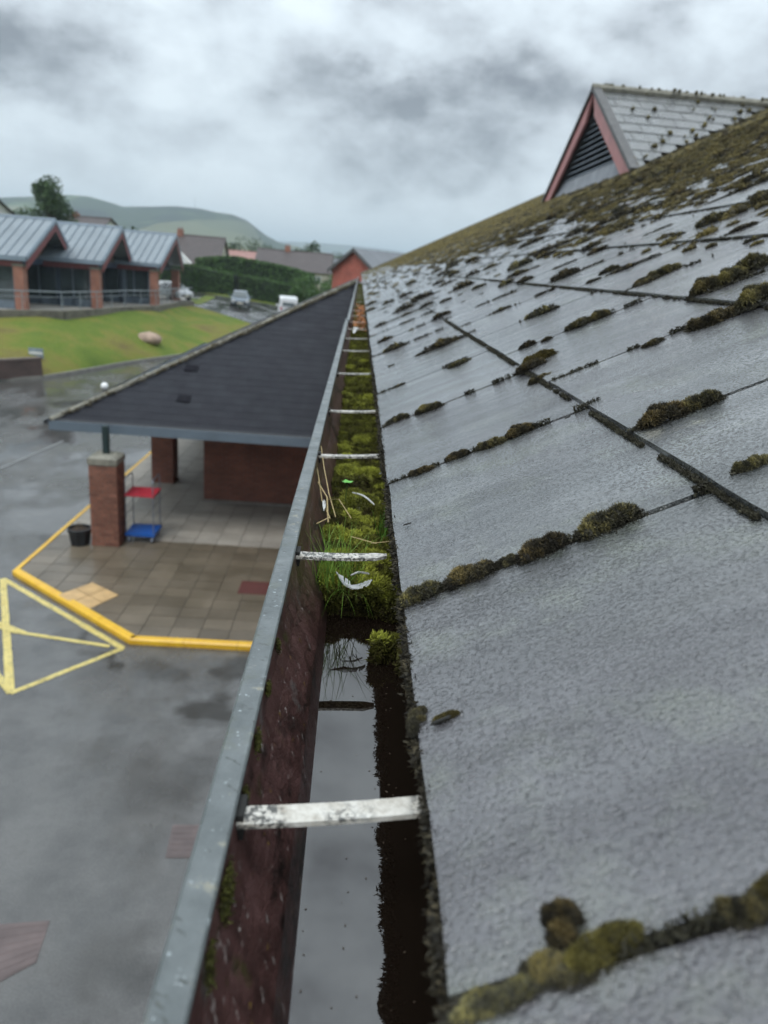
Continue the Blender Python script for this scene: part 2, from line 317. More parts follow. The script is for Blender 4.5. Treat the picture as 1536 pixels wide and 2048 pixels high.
M['leaf'] = leafmat('tree_leaf', (0.045, 0.085, 0.022)); M['hedge'] = leafmat('hedge_leaf', (0.050, 0.105, 0.022)); M['farleaf'] = leafmat('far_leaf', (0.040, 0.070, 0.024))
M['bark'] = simple('bark', (0.06, 0.045, 0.03), 0.9)
M['tile_brown'] = simple('brown_roof_tile', (0.062, 0.048, 0.046), 0.5, 0.2, 1.2)
M['tile_grey'] = simple('grey_roof_tile', (0.115, 0.125, 0.140), 0.45, 0.2, 1.2)
M['render'] = simple('white_render', (0.68, 0.68, 0.65), 0.8, 0.06, 1)
M['cream'] = simple('cream_render', (0.45, 0.42, 0.36), 0.8, 0.1, 1)
M['glass'] = simple('dark_glass', (0.045, 0.060, 0.062), 0.06, 0.5, 0.9, 0, 1.0)
M['redwall'] = brickwall('red_house_brick', (0.34, 0.075, 0.050), (0.40, 0.10, 0.065), (0.30, 0.15, 0.12))
M['seam'] = simple('pale_metal_roof', (0.20, 0.235, 0.26), 0.5, 0.08, 0.6, 0.0)
M['trim'] = simple('pale_blue_trim', (0.19, 0.24, 0.29), 0.4, 0.08, 1)
M['darkred'] = simple('dark_red_timber', (0.17, 0.045, 0.045), 0.6, 0.3, 6)
M['soffit'] = simple('soffit', (0.16, 0.13, 0.10), 0.8)
M['navy'] = simple('navy_frame', (0.040, 0.062, 0.095), 0.4)
M['steelblue'] = simple('blue_grey_column', (0.12, 0.155, 0.19), 0.4)
M['sign_blue'] = simple('blue_notice', (0.02, 0.07, 0.32), 0.4, 0.05)
M['patio'] = simple('pale_patio', (0.36, 0.34, 0.30), 0.6, 0.12, 1)
M['carwhite'] = simple('white_car_paint', (0.72, 0.75, 0.77), 0.2, 0.02)
M['cargrey'] = simple('grey_car_paint', (0.16, 0.19, 0.22), 0.2, 0.02, 1, 0.4)
M['tyre'] = simple('tyre', (0.015, 0.015, 0.016), 0.8)
M['alloy'] = simple('alloy', (0.35, 0.36, 0.37), 0.3, 0.05, 1, 0.8)
M['lamp'] = simple('lamp_glass', (0.6, 0.62, 0.62), 0.1, 0.02)
M['plate'] = simple('number_plate', (0.75, 0.73, 0.62), 0.4, 0.02)
M['boulder'] = simple('tan_boulder', (0.34, 0.25, 0.19), 0.8, 0.3, 3, 0, 0.5, 0.5)
M['rail'] = simple('grey_rail', (0.24, 0.27, 0.29), 0.4, 0.1, 1, 0.5)
M['hill'] = None
k = NT('hill_fields'); v = k.pos((1, 0.45, 2.4)); vo = k.vor(v, 0.011)
c = k.ramp(k.math('MULTIPLY', k.n('ShaderNodeSeparateColor').outputs[0] if False else k.noise(v, 0.006, 4, 0.6), 1.0), (0.40, (0.010, 0.018, 0.012)), (0.50, (0.022, 0.038, 0.018)), (0.57, (0.075, 0.11, 0.045)), (0.66, (0.24, 0.21, 0.13)))
sc_ = k.n('ShaderNodeSeparateColor'); k.lk(vo.outputs['Color'], sc_.inputs[0])
c = k.mix(c, (0.030, 0.050, 0.022), k.ramp(sc_.outputs[0], (0.5, 0.0), (0.52, 0.75)))
c = k.mix(c, (0.19, 0.19, 0.10), k.ramp(sc_.outputs[1], (0.8, 0.0), (0.82, 0.5)))
M['hill'] = k.set(c, 0.9, None, 0, 0.1)
M['rust_leaf'] = simple('rusty_dead_leaf', (0.28, 0.10, 0.025), 0.7, 0.5, 40)
M['straw'] = simple('dry_straw', (0.42, 0.33, 0.16), 0.6, 0.2, 60)

# ------------------------------------------------------------------ building helpers
WL = {}
def tag(o, label=None, cat=None, group=None, kind=None):
    if label: o['label'] = label
    if cat: o['category'] = cat
    if group: o['group'] = group
    if kind: o['kind'] = kind
    return o
def thing(name, loc=(0, 0, 0), label=None, cat=None, group=None, rz=0.0, local=False):
    o = bpy.data.objects.new(name, None); o.empty_display_size = 0.2; COL.objects.link(o)
    o.location = loc; o.rotation_euler = (0, 0, rz)
    WL[o.name] = Vector((0, 0, 0)) if local or rz else Vector(loc)
    return tag(o, label, cat, group)
def link(name, mesh, parent, origin, kind=None):
    o = bpy.data.objects.new(name, mesh); COL.objects.link(o)
    if parent is not None:
        o.parent = parent; o.location = Vector(origin) - WL[parent.name]
    else: o.location = origin
    WL[o.name] = Vector(origin)
    if kind: o['kind'] = kind
    return o
class MB:
    def __init__(s): s.v = []; s.f = []; s.m = []
    def add(s, vs, fs, mi=0):
        b = len(s.v); s.v += [tuple(map(float, q)) for q in vs]; s.f += [tuple(b + i for i in f) for f in fs]; s.m += [mi] * len(fs); return s
    def box(s, x0, x1, y0, y1, z0, z1, mi=0):
        return s.add([(x0, y0, z0), (x1, y0, z0), (x1, y1, z0), (x0, y1, z0), (x0, y0, z1), (x1, y0, z1), (x1, y1, z1), (x0, y1, z1)],
                     [(0, 3, 2, 1), (4, 5, 6, 7), (0, 1, 5, 4), (1, 2, 6, 5), (2, 3, 7, 6), (3, 0, 4, 7)], mi)
    def hexa(s, a, b, mi=0):   # two quads of 4 points
        return s.add(list(a) + list(b), [(0, 3, 2, 1), (4, 5, 6, 7), (0, 1, 5, 4), (1, 2, 6, 5), (2, 3, 7, 6), (3, 0, 4, 7)], mi)
    def slab(s, pts, d, mi=0):  # polygon thickened by vector d
        n = len(pts); p = [Vector(q) for q in pts]; q = [a + Vector(d) for a in p]
        fs = [tuple(range(n))[::-1], tuple(range(n, 2 * n))] + [(i, (i + 1) % n, n + (i + 1) % n, n + i) for i in range(n)]
        return s.add(p + q, fs, mi)
    def tube(s, pts, r, n=6, mi=0, cap=True):
        P = [Vector(p) for p in pts]; rr = r if isinstance(r, (list, tuple)) else [r] * len(P); vs = []; fs = []
        for i, p in enumerate(P):
            d = (P[min(i + 1, len(P) - 1)] - P[max(i - 1, 0)]).normalized()
            a = d.orthogonal().normalized() if i == 0 else (a - d * a.dot(d)).normalized()
            b_ = d.cross(a)
            for j in range(n):
                t = 2 * math.pi * j / n; vs.append(p + (a * math.cos(t) + b_ * math.sin(t)) * rr[i])
        for i in range(len(P) - 1):
            for j in range(n): fs.append((i * n + j, i * n + (j + 1) % n, (i + 1) * n + (j + 1) % n, (i + 1) * n + j))
        if cap: fs += [tuple(range(n))[::-1], tuple((len(P) - 1) * n + j for j in range(n))]
        return s.add(vs, fs, mi)
    def extrude_y(s, prof, ys, mi=0, closed=True):   # prof (x,z)
        n = len(prof); vs = [(x_, y_, z_) for y_ in ys for x_, z_ in prof]; fs = []
        for i in range(len(ys) - 1):
            for j in range(n if closed else n - 1):
                fs.append((i * n + j, (i + 1) * n + j, (i + 1) * n + (j + 1) % n, i * n + (j + 1) % n))
        if closed: fs += [tuple(range(n)), tuple((len(ys) - 1) * n + j for j in range(n))[::-1]]
        return s.add(vs, fs, mi)
    def lathe(s, prof, c, n=12, mi=0):
        vs = []; fs = []
        for r_, z_ in prof:
            for j in range(n): t = 2 * math.pi * j / n; vs.append((c[0] + r_ * math.cos(t), c[1] + r_ * math.sin(t), c[2] + z_))
        for i in range(len(prof) - 1):
            for j in range(n): fs.append((i * n + j, i * n + (j + 1) % n, (i + 1) * n + (j + 1) % n, (i + 1) * n + j))
        fs += [tuple(range(n))[::-1], tuple((len(prof) - 1) * n + j for j in range(n))]
        return s.add(vs, fs, mi)
    def build(s, name, mats, parent=None, smooth=False, origin=None, kind=None):
        if not isinstance(mats, (list, tuple)): mats = [mats]
        V = np.array(s.v)
        if origin is None: o_ = (V.min(0) + V.max(0)) / 2; o_[2] = V[:, 2].min()
        else: o_ = np.array(origin)
        me = bpy.data.meshes.new(name); me.from_pydata((V - o_).tolist(), [], s.f)
        if len(s.f) > 4:
            bm_ = bmesh.new(); bm_.from_mesh(me); bmesh.ops.recalc_face_normals(bm_, faces=bm_.faces[:]); bm_.to_mesh(me); bm_.free()
        for m_ in mats: me.materials.append(m_)
        if len(mats) > 1: me.polygons.foreach_set('material_index', s.m)
        if smooth: me.polygons.foreach_set('use_smooth', [True] * len(s.f))
        me.update()
        return link(name, me, parent, o_, kind)
def np_mesh(name, V, F, mat_, C=None, smooth=False):
    V = np.asarray(V, np.float32); F = np.asarray(F, np.int32); k_ = F.shape[1]
    me = bpy.data.meshes.new(name); me.vertices.add(len(V)); me.vertices.foreach_set('co', V.ravel())
    me.loops.add(F.size); me.loops.foreach_set('vertex_index', F.ravel())
    me.polygons.add(len(F)); me.polygons.foreach_set('loop_start', np.arange(0, F.size, k_, dtype=np.int32))
    if smooth: me.polygons.foreach_set('use_smooth', np.ones(len(F), bool))
    me.update(calc_edges=True)
    if C is not None:
        a = me.color_attributes.new('Col', 'FLOAT_COLOR', 'POINT'); a.data.foreach_set('color', np.hstack([C, np.ones((len(C), 1))]).astype(np.float32).ravel())
    me.materials.append(mat_); return me
def vn(x, y, seed=0):   # cheap smooth value noise, numpy
    x = np.asarray(x, float); y = np.asarray(y, float); xi = np.floor(x).astype(np.int64); yi = np.floor(y).astype(np.int64)
    def h(a, b):
        q = (a * 374761393 + b * 668265263 + seed * 1442695041) & 0xffffffff; q = ((q ^ (q >> 13)) * 1274126177) & 0xffffffff
        return ((q ^ (q >> 16)) & 0xffff) / 65535.0
    fx = x - xi; fy = y - yi; fx = fx * fx * (3 - 2 * fx); fy = fy * fy * (3 - 2 * fy)
    return (h(xi, yi) * (1 - fx) + h(xi + 1, yi) * fx) * (1 - fy) + (h(xi, yi + 1) * (1 - fx) + h(xi + 1, yi + 1) * fx) * fy
def fbm(x, y, seed=0, o=4):
    t = 0; a = 0.5
    for i in range(o): t = t + a * vn(x * 2 ** i, y * 2 ** i, seed + i); a *= 0.5
    return t
def tufts(P, N, Ln, Wd, C, blades=3, spread=0.7):
    n = len(P); P = np.repeat(P, blades, 0); N = np.repeat(N, blades, 0); C = np.repeat(C, blades, 0)
    Ln = np.repeat(np.broadcast_to(Ln, n), blades); Wd = np.repeat(np.broadcast_to(Wd, n), blades); m = len(P)
    D = N + rng.normal(0, spread, (m, 3)); D /= np.linalg.norm(D, axis=1)[:, None]
    Sd = np.cross(D, rng.normal(0, 1, (m, 3))); Sd /= np.linalg.norm(Sd, axis=1)[:, None]
    P = P + rng.normal(0, 1, (m, 3)) * Wd[:, None] * 0.6
    V = np.stack([P - Sd * Wd[:, None], P + Sd * Wd[:, None], P + D * (Ln * rng.uniform(0.4, 1.5, m))[:, None]], 1).reshape(-1, 3)
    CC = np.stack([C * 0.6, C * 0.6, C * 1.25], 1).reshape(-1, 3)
    return V, np.arange(m * 3).reshape(-1, 3), np.clip(CC, 0, 1)
def ico(sub=2):
    import bmesh
    b = bmesh.new(); bmesh.ops.create_icosphere(b, subdivisions=sub, radius=1); V = np.array([v_.co[:] for v_ in b.verts]); F = np.array([[v_.index for v_ in f_.verts] for f_ in b.faces]); b.free(); return V, F
ICO1 = ico(1); ICO2 = ico(2); ICO3 = ico(3)
def merge(parts):
    Vs, Fs, Cs = [], [], []; b = 0
    for V, F, C in parts: Vs.append(V); Fs.append(F + b); Cs.append(C); b += len(V)
    return np.vstack(Vs), np.vstack(Fs), np.vstack(Cs)

# ================================================================== THE NEAR BUILDING: slate roof, gutter, dormer
CT, ST = math.cos(TH), math.sin(TH)
EX, EZ = 0.05, 5.964
def rp(s, y, n=0.0): return (EX + s * CT - n * ST, y, EZ + s * ST + n * CT)
ROOF_LEN, Y0R, Y1R = 8.5, -0.75, 30.0
bld = thing('slate_roofed_building', (4, 14, 0), 'long brick building under a wet mossy slate roof that slopes down to the gutter', 'building')
# wall and structure
mb = MB(); mb.box(0.13, 0.33, Y0R, 18.5, 0.0, 5.86); mb.box(0.13, 0.33, 18.5, Y1R - .2, 0.0, 5.86); mb.build('wall', M['brickwall'], bld, origin=(0, 0, 0))
mb = MB(); mb.box(0.095, 0.13, Y0R, Y1R, 5.70, 5.915); mb.build('fascia_board', M['grey_board'], bld)
mb = MB()
rw = [rp(0.12, 0, -0.02), rp(ROOF_LEN, 0, -0.02), (2 * rp(ROOF_LEN, 0, -0.02)[0] - rp(0.12, 0, -0.02)[0], 0, rp(0.12, 0, -0.02)[2])]
mb.extrude_y([(p[0], p[2]) for p in rw], [Y0R, Y1R]); 
roof_deck = mb.build('roof', M['slate_dark'], bld)
mb = MB()
mb.add([rp(ROOF_LEN, Y0R, .03), rp(ROOF_LEN, Y1R, .03), (2 * rp(ROOF_LEN, 0)[0] - EX, Y1R, EZ + .02), (2 * rp(ROOF_LEN, 0)[0] - EX, Y0R, EZ + .02)], [(0, 1, 2, 3)])
mb.build('far_slope', M['cslate'], bld)
# slates
GAP, WS = 0.0045, 0.3045
LINES = [0.0, 0.233]
while LINES[-1] < ROOF_LEN: LINES.append(LINES[-1] + 0.2615)
def slate_mesh(seed):
    r_ = random.Random(seed); w = WS - GAP; l = 0.30; t = 0.0036
    pts = []
    nl, ns = 8, 3
    for i in range(nl): pts.append((r_.uniform(-.0008, .0008), -w / 2 + w * i / (nl - 1)))
    for i in range(1, ns): pts.append((l * i / ns, w / 2 + r_.uniform(-.0008, .0003)))
    pts += [(l, w / 2), (l, -w / 2)]
    for i in range(ns - 1, 0, -1): pts.append((l * i / ns, -w / 2 + r_.uniform(-.0003, .0008)))
    n = len(pts)
    vs = [(a, b, 0) for a, b in pts] + [(a + (0.0012 if a < .001 else 0), b * 0.9965, t) for a, b in pts]
    fs = [tuple(range(n)), tuple(range(n, 2 * n))[::-1]] + [(i, (i + 1) % n, n + (i + 1) % n, n + i)[::-1] for i in range(n)]
    me = bpy.data.meshes.new('slate'); me.from_pydata(vs, [], fs); me.materials.append(M['slate']); me.update(); return me
SM = [slate_mesh(i) for i in range(5)]
TILT = math.atan(0.0056 / 0.30)
near, far = [], []
for ci, s0 in enumerate(LINES[:-1]):
    off = 0.1775 if ci % 2 == 0 else 0.1775 + 0.1675
    k0 = int((Y0R - off) / WS) - 1
    for kk in range(k0, int((Y1R - off) / WS) + 1):
        yc = off + WS * (kk + 0.5)
        if yc - WS / 2 < Y0R or yc + WS / 2 > Y1R: continue
        vis = False; area = 0
        q = [proj(rp(s0 + a, yc + b, .01)) for a, b in ((0, -.15), (0.26, -.15), (.26, .15), (0, .15))]
        if min(z_[2] for z_ in q) > 0.05:
            xs = [z_[0] for z_ in q]; ys = [z_[1] for z_ in q]
            if max(xs) > 0 and min(xs) < 1536 and max(ys) > 0 and min(ys) < 2048:
                area = abs(sum(q[i][0] * q[(i + 1) % 4][1] - q[(i + 1) % 4][0] * q[i][1] for i in range(4))) / 2; vis = True
        if -.3 < yc < .2 and s0 < .5: vis, area = True, 1e6
        (near if vis else far).append((area, s0, yc))
near.sort(reverse=True); far += near[290:]; near = near[:290]
RM = Matrix(((CT, 0, -ST), (0, 1, 0), (ST, 0, CT)))       # roof axes: s, y, n
for area, s0, yc in near:
    o = bpy.data.objects.new('slate', SM[rnd.randrange(5)]); COL.objects.link(o)
    w_ = Vector(rp(s0 + rnd.uniform(-.0015, .0015), yc, 0.0072)); o.parent = roof_deck; o.location = w_ - WL[roof_deck.name]
    o.rotation_euler = (RM @ Matrix.Rotation(TILT, 3, 'Y') @ Matrix.Rotation(rnd.uniform(-.003, .003), 3, 'Z') @ Matrix.Rotation(rnd.uniform(-.004, .004), 3, 'X')).to_euler()
V, F = [], []
bx = [(0, -1), (.3, -1), (.3, 1), (0, 1)]
for _, s0, yc in far:
    b = len(V); h = (WS - GAP) / 2; z = rnd.uniform(-.0015, .0015)
    for n_ in (0, .0036):
        for a, c_ in bx: V.append(rp(s0 + a, yc + c_ * h, 0.0072 + n_ + z * .5 - a * math.tan(TILT)))
    F += [(b, b + 3, b + 2, b + 1), (b + 4, b + 5, b + 6, b + 7), (b, b + 1, b + 5, b + 4), (b + 1, b + 2, b + 6, b + 5), (b + 2, b + 3, b + 7, b + 6), (b + 3, b, b + 4, b + 7)]
o = link('far_slates', np_mesh('far_slates', V, F, M['slate']), roof_deck, (0, 0, 0), 'stuff')
o.data.shade_flat()
# under-slate course at the eave (soft dark strip) and ridge tiles
mb = MB(); mb.hexa([rp(0.004, Y0R, .0045), rp(0.17, Y0R, .002), rp(0.17, Y1R, .002), rp(0.004, Y1R, .0045)], [rp(0.004, Y0R, .0068), rp(0.17, Y0R, .004), rp(0.17, Y1R, .004), rp(0.004, Y1R, .0068)])
mb.build('eave_course', M['slate_dark'], roof_deck)
mb = MB(); mb.tube([rp(ROOF_LEN, Y0R, 0.03), rp(ROOF_LEN, Y1R, 0.03)], 0.09, 8); mb.build('ridge_cap', M['concrete'], bld)
mb = MB(); mb.hexa([rp(-.02, Y1R, -.08), rp(ROOF_LEN, Y1R, -.08), rp(ROOF_LEN, Y1R + .05, -.08), rp(-.02, Y1R + .05, -.08)], [rp(-.02, Y1R, .05), rp(ROOF_LEN, Y1R, .05), rp(ROOF_LEN, Y1R + .05, .05), rp(-.02, Y1R + .05, .05)])
mb.build('verge', M['concrete'], bld)

# ---- dormer
DX, DY, DHW, DZ0 = 3.15, 11.5, 2.14, 7.53
DA = 8.79
dor = bld
def zroof(x_): return EZ + (x_ - EX) * ST / CT
mb = MB()
pitch = math.atan2(DA - DZ0, DHW)
f = MB()
# deck under dormer slates
xe = EX + (DA - EZ) * CT / ST
f.add([(DX, DY - DHW, DZ0 - .03), (DX, DY + DHW, DZ0 - .03), (DX, DY, DA - .03), (xe + .1, DY, DA - .03), (DX, DY, DZ0 - .5)],
      [(0, 2, 3), (1, 3, 2), ])
dr = f.build('dormer', M['grey_board'], bld)
def dslope(sgn, s_, x_, n_=0.0):   # s_ measured down from apex
    y_ = DY + sgn * s_ * math.cos(pitch); z_ = DA - s_ * math.sin(pitch)
    return (x_, y_ + sgn * n_ * math.sin(pitch), z_ + n_ * math.cos(pitch))
Lsl = DHW / math.cos(pitch)
M['dslate'] = slate_mat('dormer_slate', (0.08, 0.085, 0.088), (0.125, 0.132, 0.135), (0.11, 0.11, 0.11), 1.15)
nrow = 9; ex = Lsl / nrow
for sgn in (-1, 1):
    for i in range(nrow):
        s1 = Lsl - i * ex; s2 = s1 - ex * 1.15
        xend = EX + (DA - (s1 - ex * .3) * math.sin(pitch) - EZ) * CT / ST + .05
        xx = DX - 0.02 + (0.0 if i % 2 == 0 else -0.17)
        while xx < xend:
            a, b_ = max(xx, DX - .02), min(xx + .335, xend)
            if b_ - a > .06:
                q = MB(); lo = .013 + rnd.uniform(-.002, .002)
                A = [dslope(sgn, s1, a, lo), dslope(sgn, s1, b_, lo), dslope(sgn, max(s2, 0), b_, .006), dslope(sgn, max(s2, 0), a, .006)]
                B = [dslope(sgn, s1, a, lo + .007), dslope(sgn, s1, b_, lo + .007), dslope(sgn, max(s2, 0), b_, .013), dslope(sgn, max(s2, 0), a, .013)]
                if sgn > 0: A.reverse(); B.reverse()
                q.hexa(A, B).build('slate', M['dslate'], dr)
            xx += .345
mb = MB()
for sgn in (-1, 1):
    A = [dslope(sgn, -.03, DX - .10, .0), dslope(sgn, Lsl + .05, DX - .10, .0), dslope(sgn, Lsl + .05, DX + .02, .0), dslope(sgn, -.03, DX + .02, .0)]
    B = [dslope(sgn, -.03, DX - .10, .05), dslope(sgn, Lsl + .05, DX - .10, .05), dslope(sgn, Lsl + .05, DX + .02, .05), dslope(sgn, -.03, DX + .02, .05)]
    MB().hexa(A, B).build('verge_trim', M['grey_board'], dr)
    A = [dslope(sgn, 0, DX - .07, -.005), dslope(sgn, Lsl + .02, DX - .07, -.005), dslope(sgn, Lsl + .02, DX - .07, -.20), dslope(sgn, .38, DX - .07, -.20)]
    B = [tuple(np.array(p) + (.04, 0, 0)) for p in A]
    MB().hexa(A, B).build('bargeboard', M['pink_board'], dr)
MB().tube([(DX - .1, DY, DA + .035), (xe + .15, DY, DA + .035)], .055, 8).build('ridge_tile', M['concrete'], dr)
hb = DHW - .40; hz_ = hb * math.tan(pitch)
MB().add([(DX + .16, DY - hb, DZ0 + .05), (DX + .16, DY + hb, DZ0 + .05), (DX + .16, DY, DZ0 + hz_ + .03)], [(0, 1, 2)]).build('louvre_back', M['black'], dr)
for i in range(11):
    z_ = DZ0 + .26 + i * .078; hw = (DZ0 + hz_ - z_) / math.tan(pitch)
    if hw < .05: continue
    MB().hexa([(DX + .02, DY - hw, z_ - .035), (DX + .10, DY - hw, z_ + .015), (DX + .10, DY + hw, z_ + .015), (DX + .02, DY + hw, z_ - .035)],
              [(DX + .02, DY - hw, z_ - .022), (DX + .10, DY - hw, z_ + .028), (DX + .10, DY + hw, z_ + .028), (DX + .02, DY + hw, z_ - .022)]).build('louvre_blade', M['louvre'], dr)
MB().hexa([(DX - .02, DY - hb, DZ0), (DX + .02, DY - hb, DZ0), (DX + .02, DY + hb, DZ0), (DX - .02, DY + hb, DZ0)],
          [(DX + .03, DY - hb + .2, DZ0 + .22), (DX + .07, DY - hb + .2, DZ0 + .22), (DX + .07, DY + hb - .2, DZ0 + .22), (DX + .03, DY + hb - .2, DZ0 + .22)]).build('sill_flashing', M['lead'], dr)
for sgn in (-1, 1):   # inner reveal
    A = [dslope(sgn, .2, DX, -.20), dslope(sgn, Lsl, DX, -.20), dslope(sgn, Lsl, DX + .16, -.20), dslope(sgn, .2, DX + .16, -.20)]
    B = [tuple(np.array(p) + (0, 0, .03)) for p in A]
    MB().hexa(A, B).build('reveal', M['grey_board'], dr)

rng = np.random.default_rng(3); P_, T_ = [], []; parts = []
for i in range(nrow):
    s1 = Lsl - i * ex; xx = DX + (0.0 if i % 2 == 0 else .175)
    xend = EX + (DA - (s1 - ex * .3) * math.sin(pitch) - EZ) * CT / ST
    while xx < xend:
        for j in range(rng.integers(0, 2) + (2 if xx > xend - .5 else 0)):
            c_ = np.array(dslope(-1, s1 - rng.uniform(0, ex), xx + rng.normal(0, .02), .03)); r0 = rng.uniform(.015, .035)
            parts.append((c_ + ICO1[0] * r0 * rng.uniform(.7, 1.3, (12 if len(ICO1[0]) == 12 else len(ICO1[0]), 1)), ICO1[1], np.tile(np.array([[.10, .085, .03]]) * rng.uniform(.5, 1.4), (len(ICO1[0]), 1))))
        xx += .345
for i in range(70):
    c_ = np.array([DX + (xe - DX) * rng.random(), DY + rng.normal(0, .04), DA + .085]); r0 = rng.uniform(.01, .03)
    parts.append((c_ + ICO1[0] * r0 * rng.uniform(.7, 1.3, (len(ICO1[0]), 1)), ICO1[1], np.tile(np.array([[.09, .08, .04]]), (len(ICO1[0]), 1))))
V_, F_, C_ = merge(parts); o = link('dormer_moss', np_mesh('dormer_moss', V_, F_, M['moss'], C_), None, (0, 0, 0)); tag(o, 'scattered moss lumps in the slate joints of the pink edged dormer', 'moss', kind='stuff')
# ---- gutter
gut = thing('gutter', (0, 0, 5.9), 'long maroon box gutter with grey lip running along the slate eave', 'gutter')
LZ = 5.960
def gprof(dx, sc=1.0):
    inner = [(-.0415, LZ - .004), (-.0395, LZ - .018), (-.034, LZ - .034), (-.0245, LZ - .050), (-.0165, LZ - .066), (-.0110, LZ - .085), (-.006, LZ - .105), (.004, LZ - .118), (.07, LZ - .118), (.084, LZ - .105), (.086, LZ - .03)]
    outer = [(.091, LZ - .03), (.091, LZ - .112), (.072, LZ - .125), (.002, LZ - .125), (-.013, LZ - .108), (-.018, LZ - .085), (-.024, LZ - .068), (-.032, LZ - .052), (-.041, LZ - .036), (-.047, LZ - .018), (-.047, LZ - .004)]
    return [(a + dx, b_) for a, b_ in inner + outer]
def lprof(dx, w=0.0145):
    o_ = -.0555 + dx
    return [(o_, LZ - .016), (o_, LZ - .0015), (o_ + .0015, LZ), (o_ + w - .001, LZ), (o_ + w, LZ - .001), (o_ + w, LZ - .0035), (o_ + .0035, LZ - .0035), (o_ + .0035, LZ - .016)]
for nm_, dx, y0, y1 in (('a', 0, -.6, 3.6), ('b', .006, 3.6, 14.0), ('c', 0.0, 14.0, 21.0)):
    ys = [y0 + (y1 - y0) * i / 40 for i in range(41)]
    g_ = MB().extrude_y(gprof(dx), ys).build('channel', M['maroon'], gut, smooth=False)
    MB().extrude_y(lprof(dx), ys).build('lip', M['lip'], gut)
MB().box(-.0565, -.038, 3.57, 3.63, LZ - .03, LZ + .003).build('joint_collar', M['lip'], gut)
SY = [-.04, .289, .622, .990, 1.322, 1.82, 2.34, 2.76, 3.2, 3.62, 4.1, 4.6, 5.2, 5.8, 6.5, 7.2, 8.0, 9.0, 10.0]
for i, y_ in enumerate(SY):
    xr = .041 if i == 2 else .056
    w = .0062; yaw = .10 if i < 3 else .12; t = .0028; z0 = LZ - .0105; z1 = LZ - .006 if i != 2 else LZ - .010
    n = 8; q = MB()
    for j in range(n):
        x0_, x1_ = -.0405 + (xr + .0405) * j / n, -.0405 + (xr + .0405) * (j + 1) / n
        def pt(x_, sy, top):
            f_ = (x_ + .0405) / (xr + .0405); yy = y_ + (x_) * yaw + sy * w
            if i == 2 and x_ > xr - .001: yy += sy * -.002 + (.003 if sy < 0 else 0)
            return (x_, yy, z0 + (z1 - z0) * f_ + (t if top else 0) - .0012 * math.sin(f_ * math.pi))
        q.hexa([pt(x0_, -1, 0), pt(x1_, -1, 0), pt(x1_, 1, 0), pt(x0_, 1, 0)], [pt(x0_, -1, 1), pt(x1_, -1, 1), pt(x1_, 1, 1), pt(x0_, 1, 1)])
    q.build('strap', M['strap'], gut)
    MB().box(-.0415, -.0375, y_ - .0085, y_ + .0065, LZ - .018, LZ - .0045).build('bracket', M['slate_dark'], gut)

# ---- water
WZ = 5.872
nx, ny = 4, 60
mb = MB(); mb.box(-.022, .083, -.58, .85, WZ - .012, WZ); tag(mb.build('gutter_water', M['water']), kind='structure')

rng = np.random.default_rng(8); q = MB()
for i in range(110):
    y_ = rng.uniform(.1, .66); x_ = rng.uniform(-.010, .055) if i % 3 else rng.choice([-.0105, .045]) + rng.normal(0, .002); a = rng.uniform(0, 6.28); l = rng.uniform(.0002, .0007) * (2.2 if rng.random() < .04 else 1)
    pts_ = [(x_ + math.cos(a + t) * l * m_, y_ + math.sin(a + t) * l * m_, WZ + .0002) for t, m_ in ((0, 1.6), (1.3, .8), (2.6, 1.2), (4.2, .7))]; q.slab(pts_, (0, 0, .0002))
tag(q.build('floating_debris', M['bark']), 'tiny dark specks of debris floating on the gutter water', 'debris', kind='stuff')
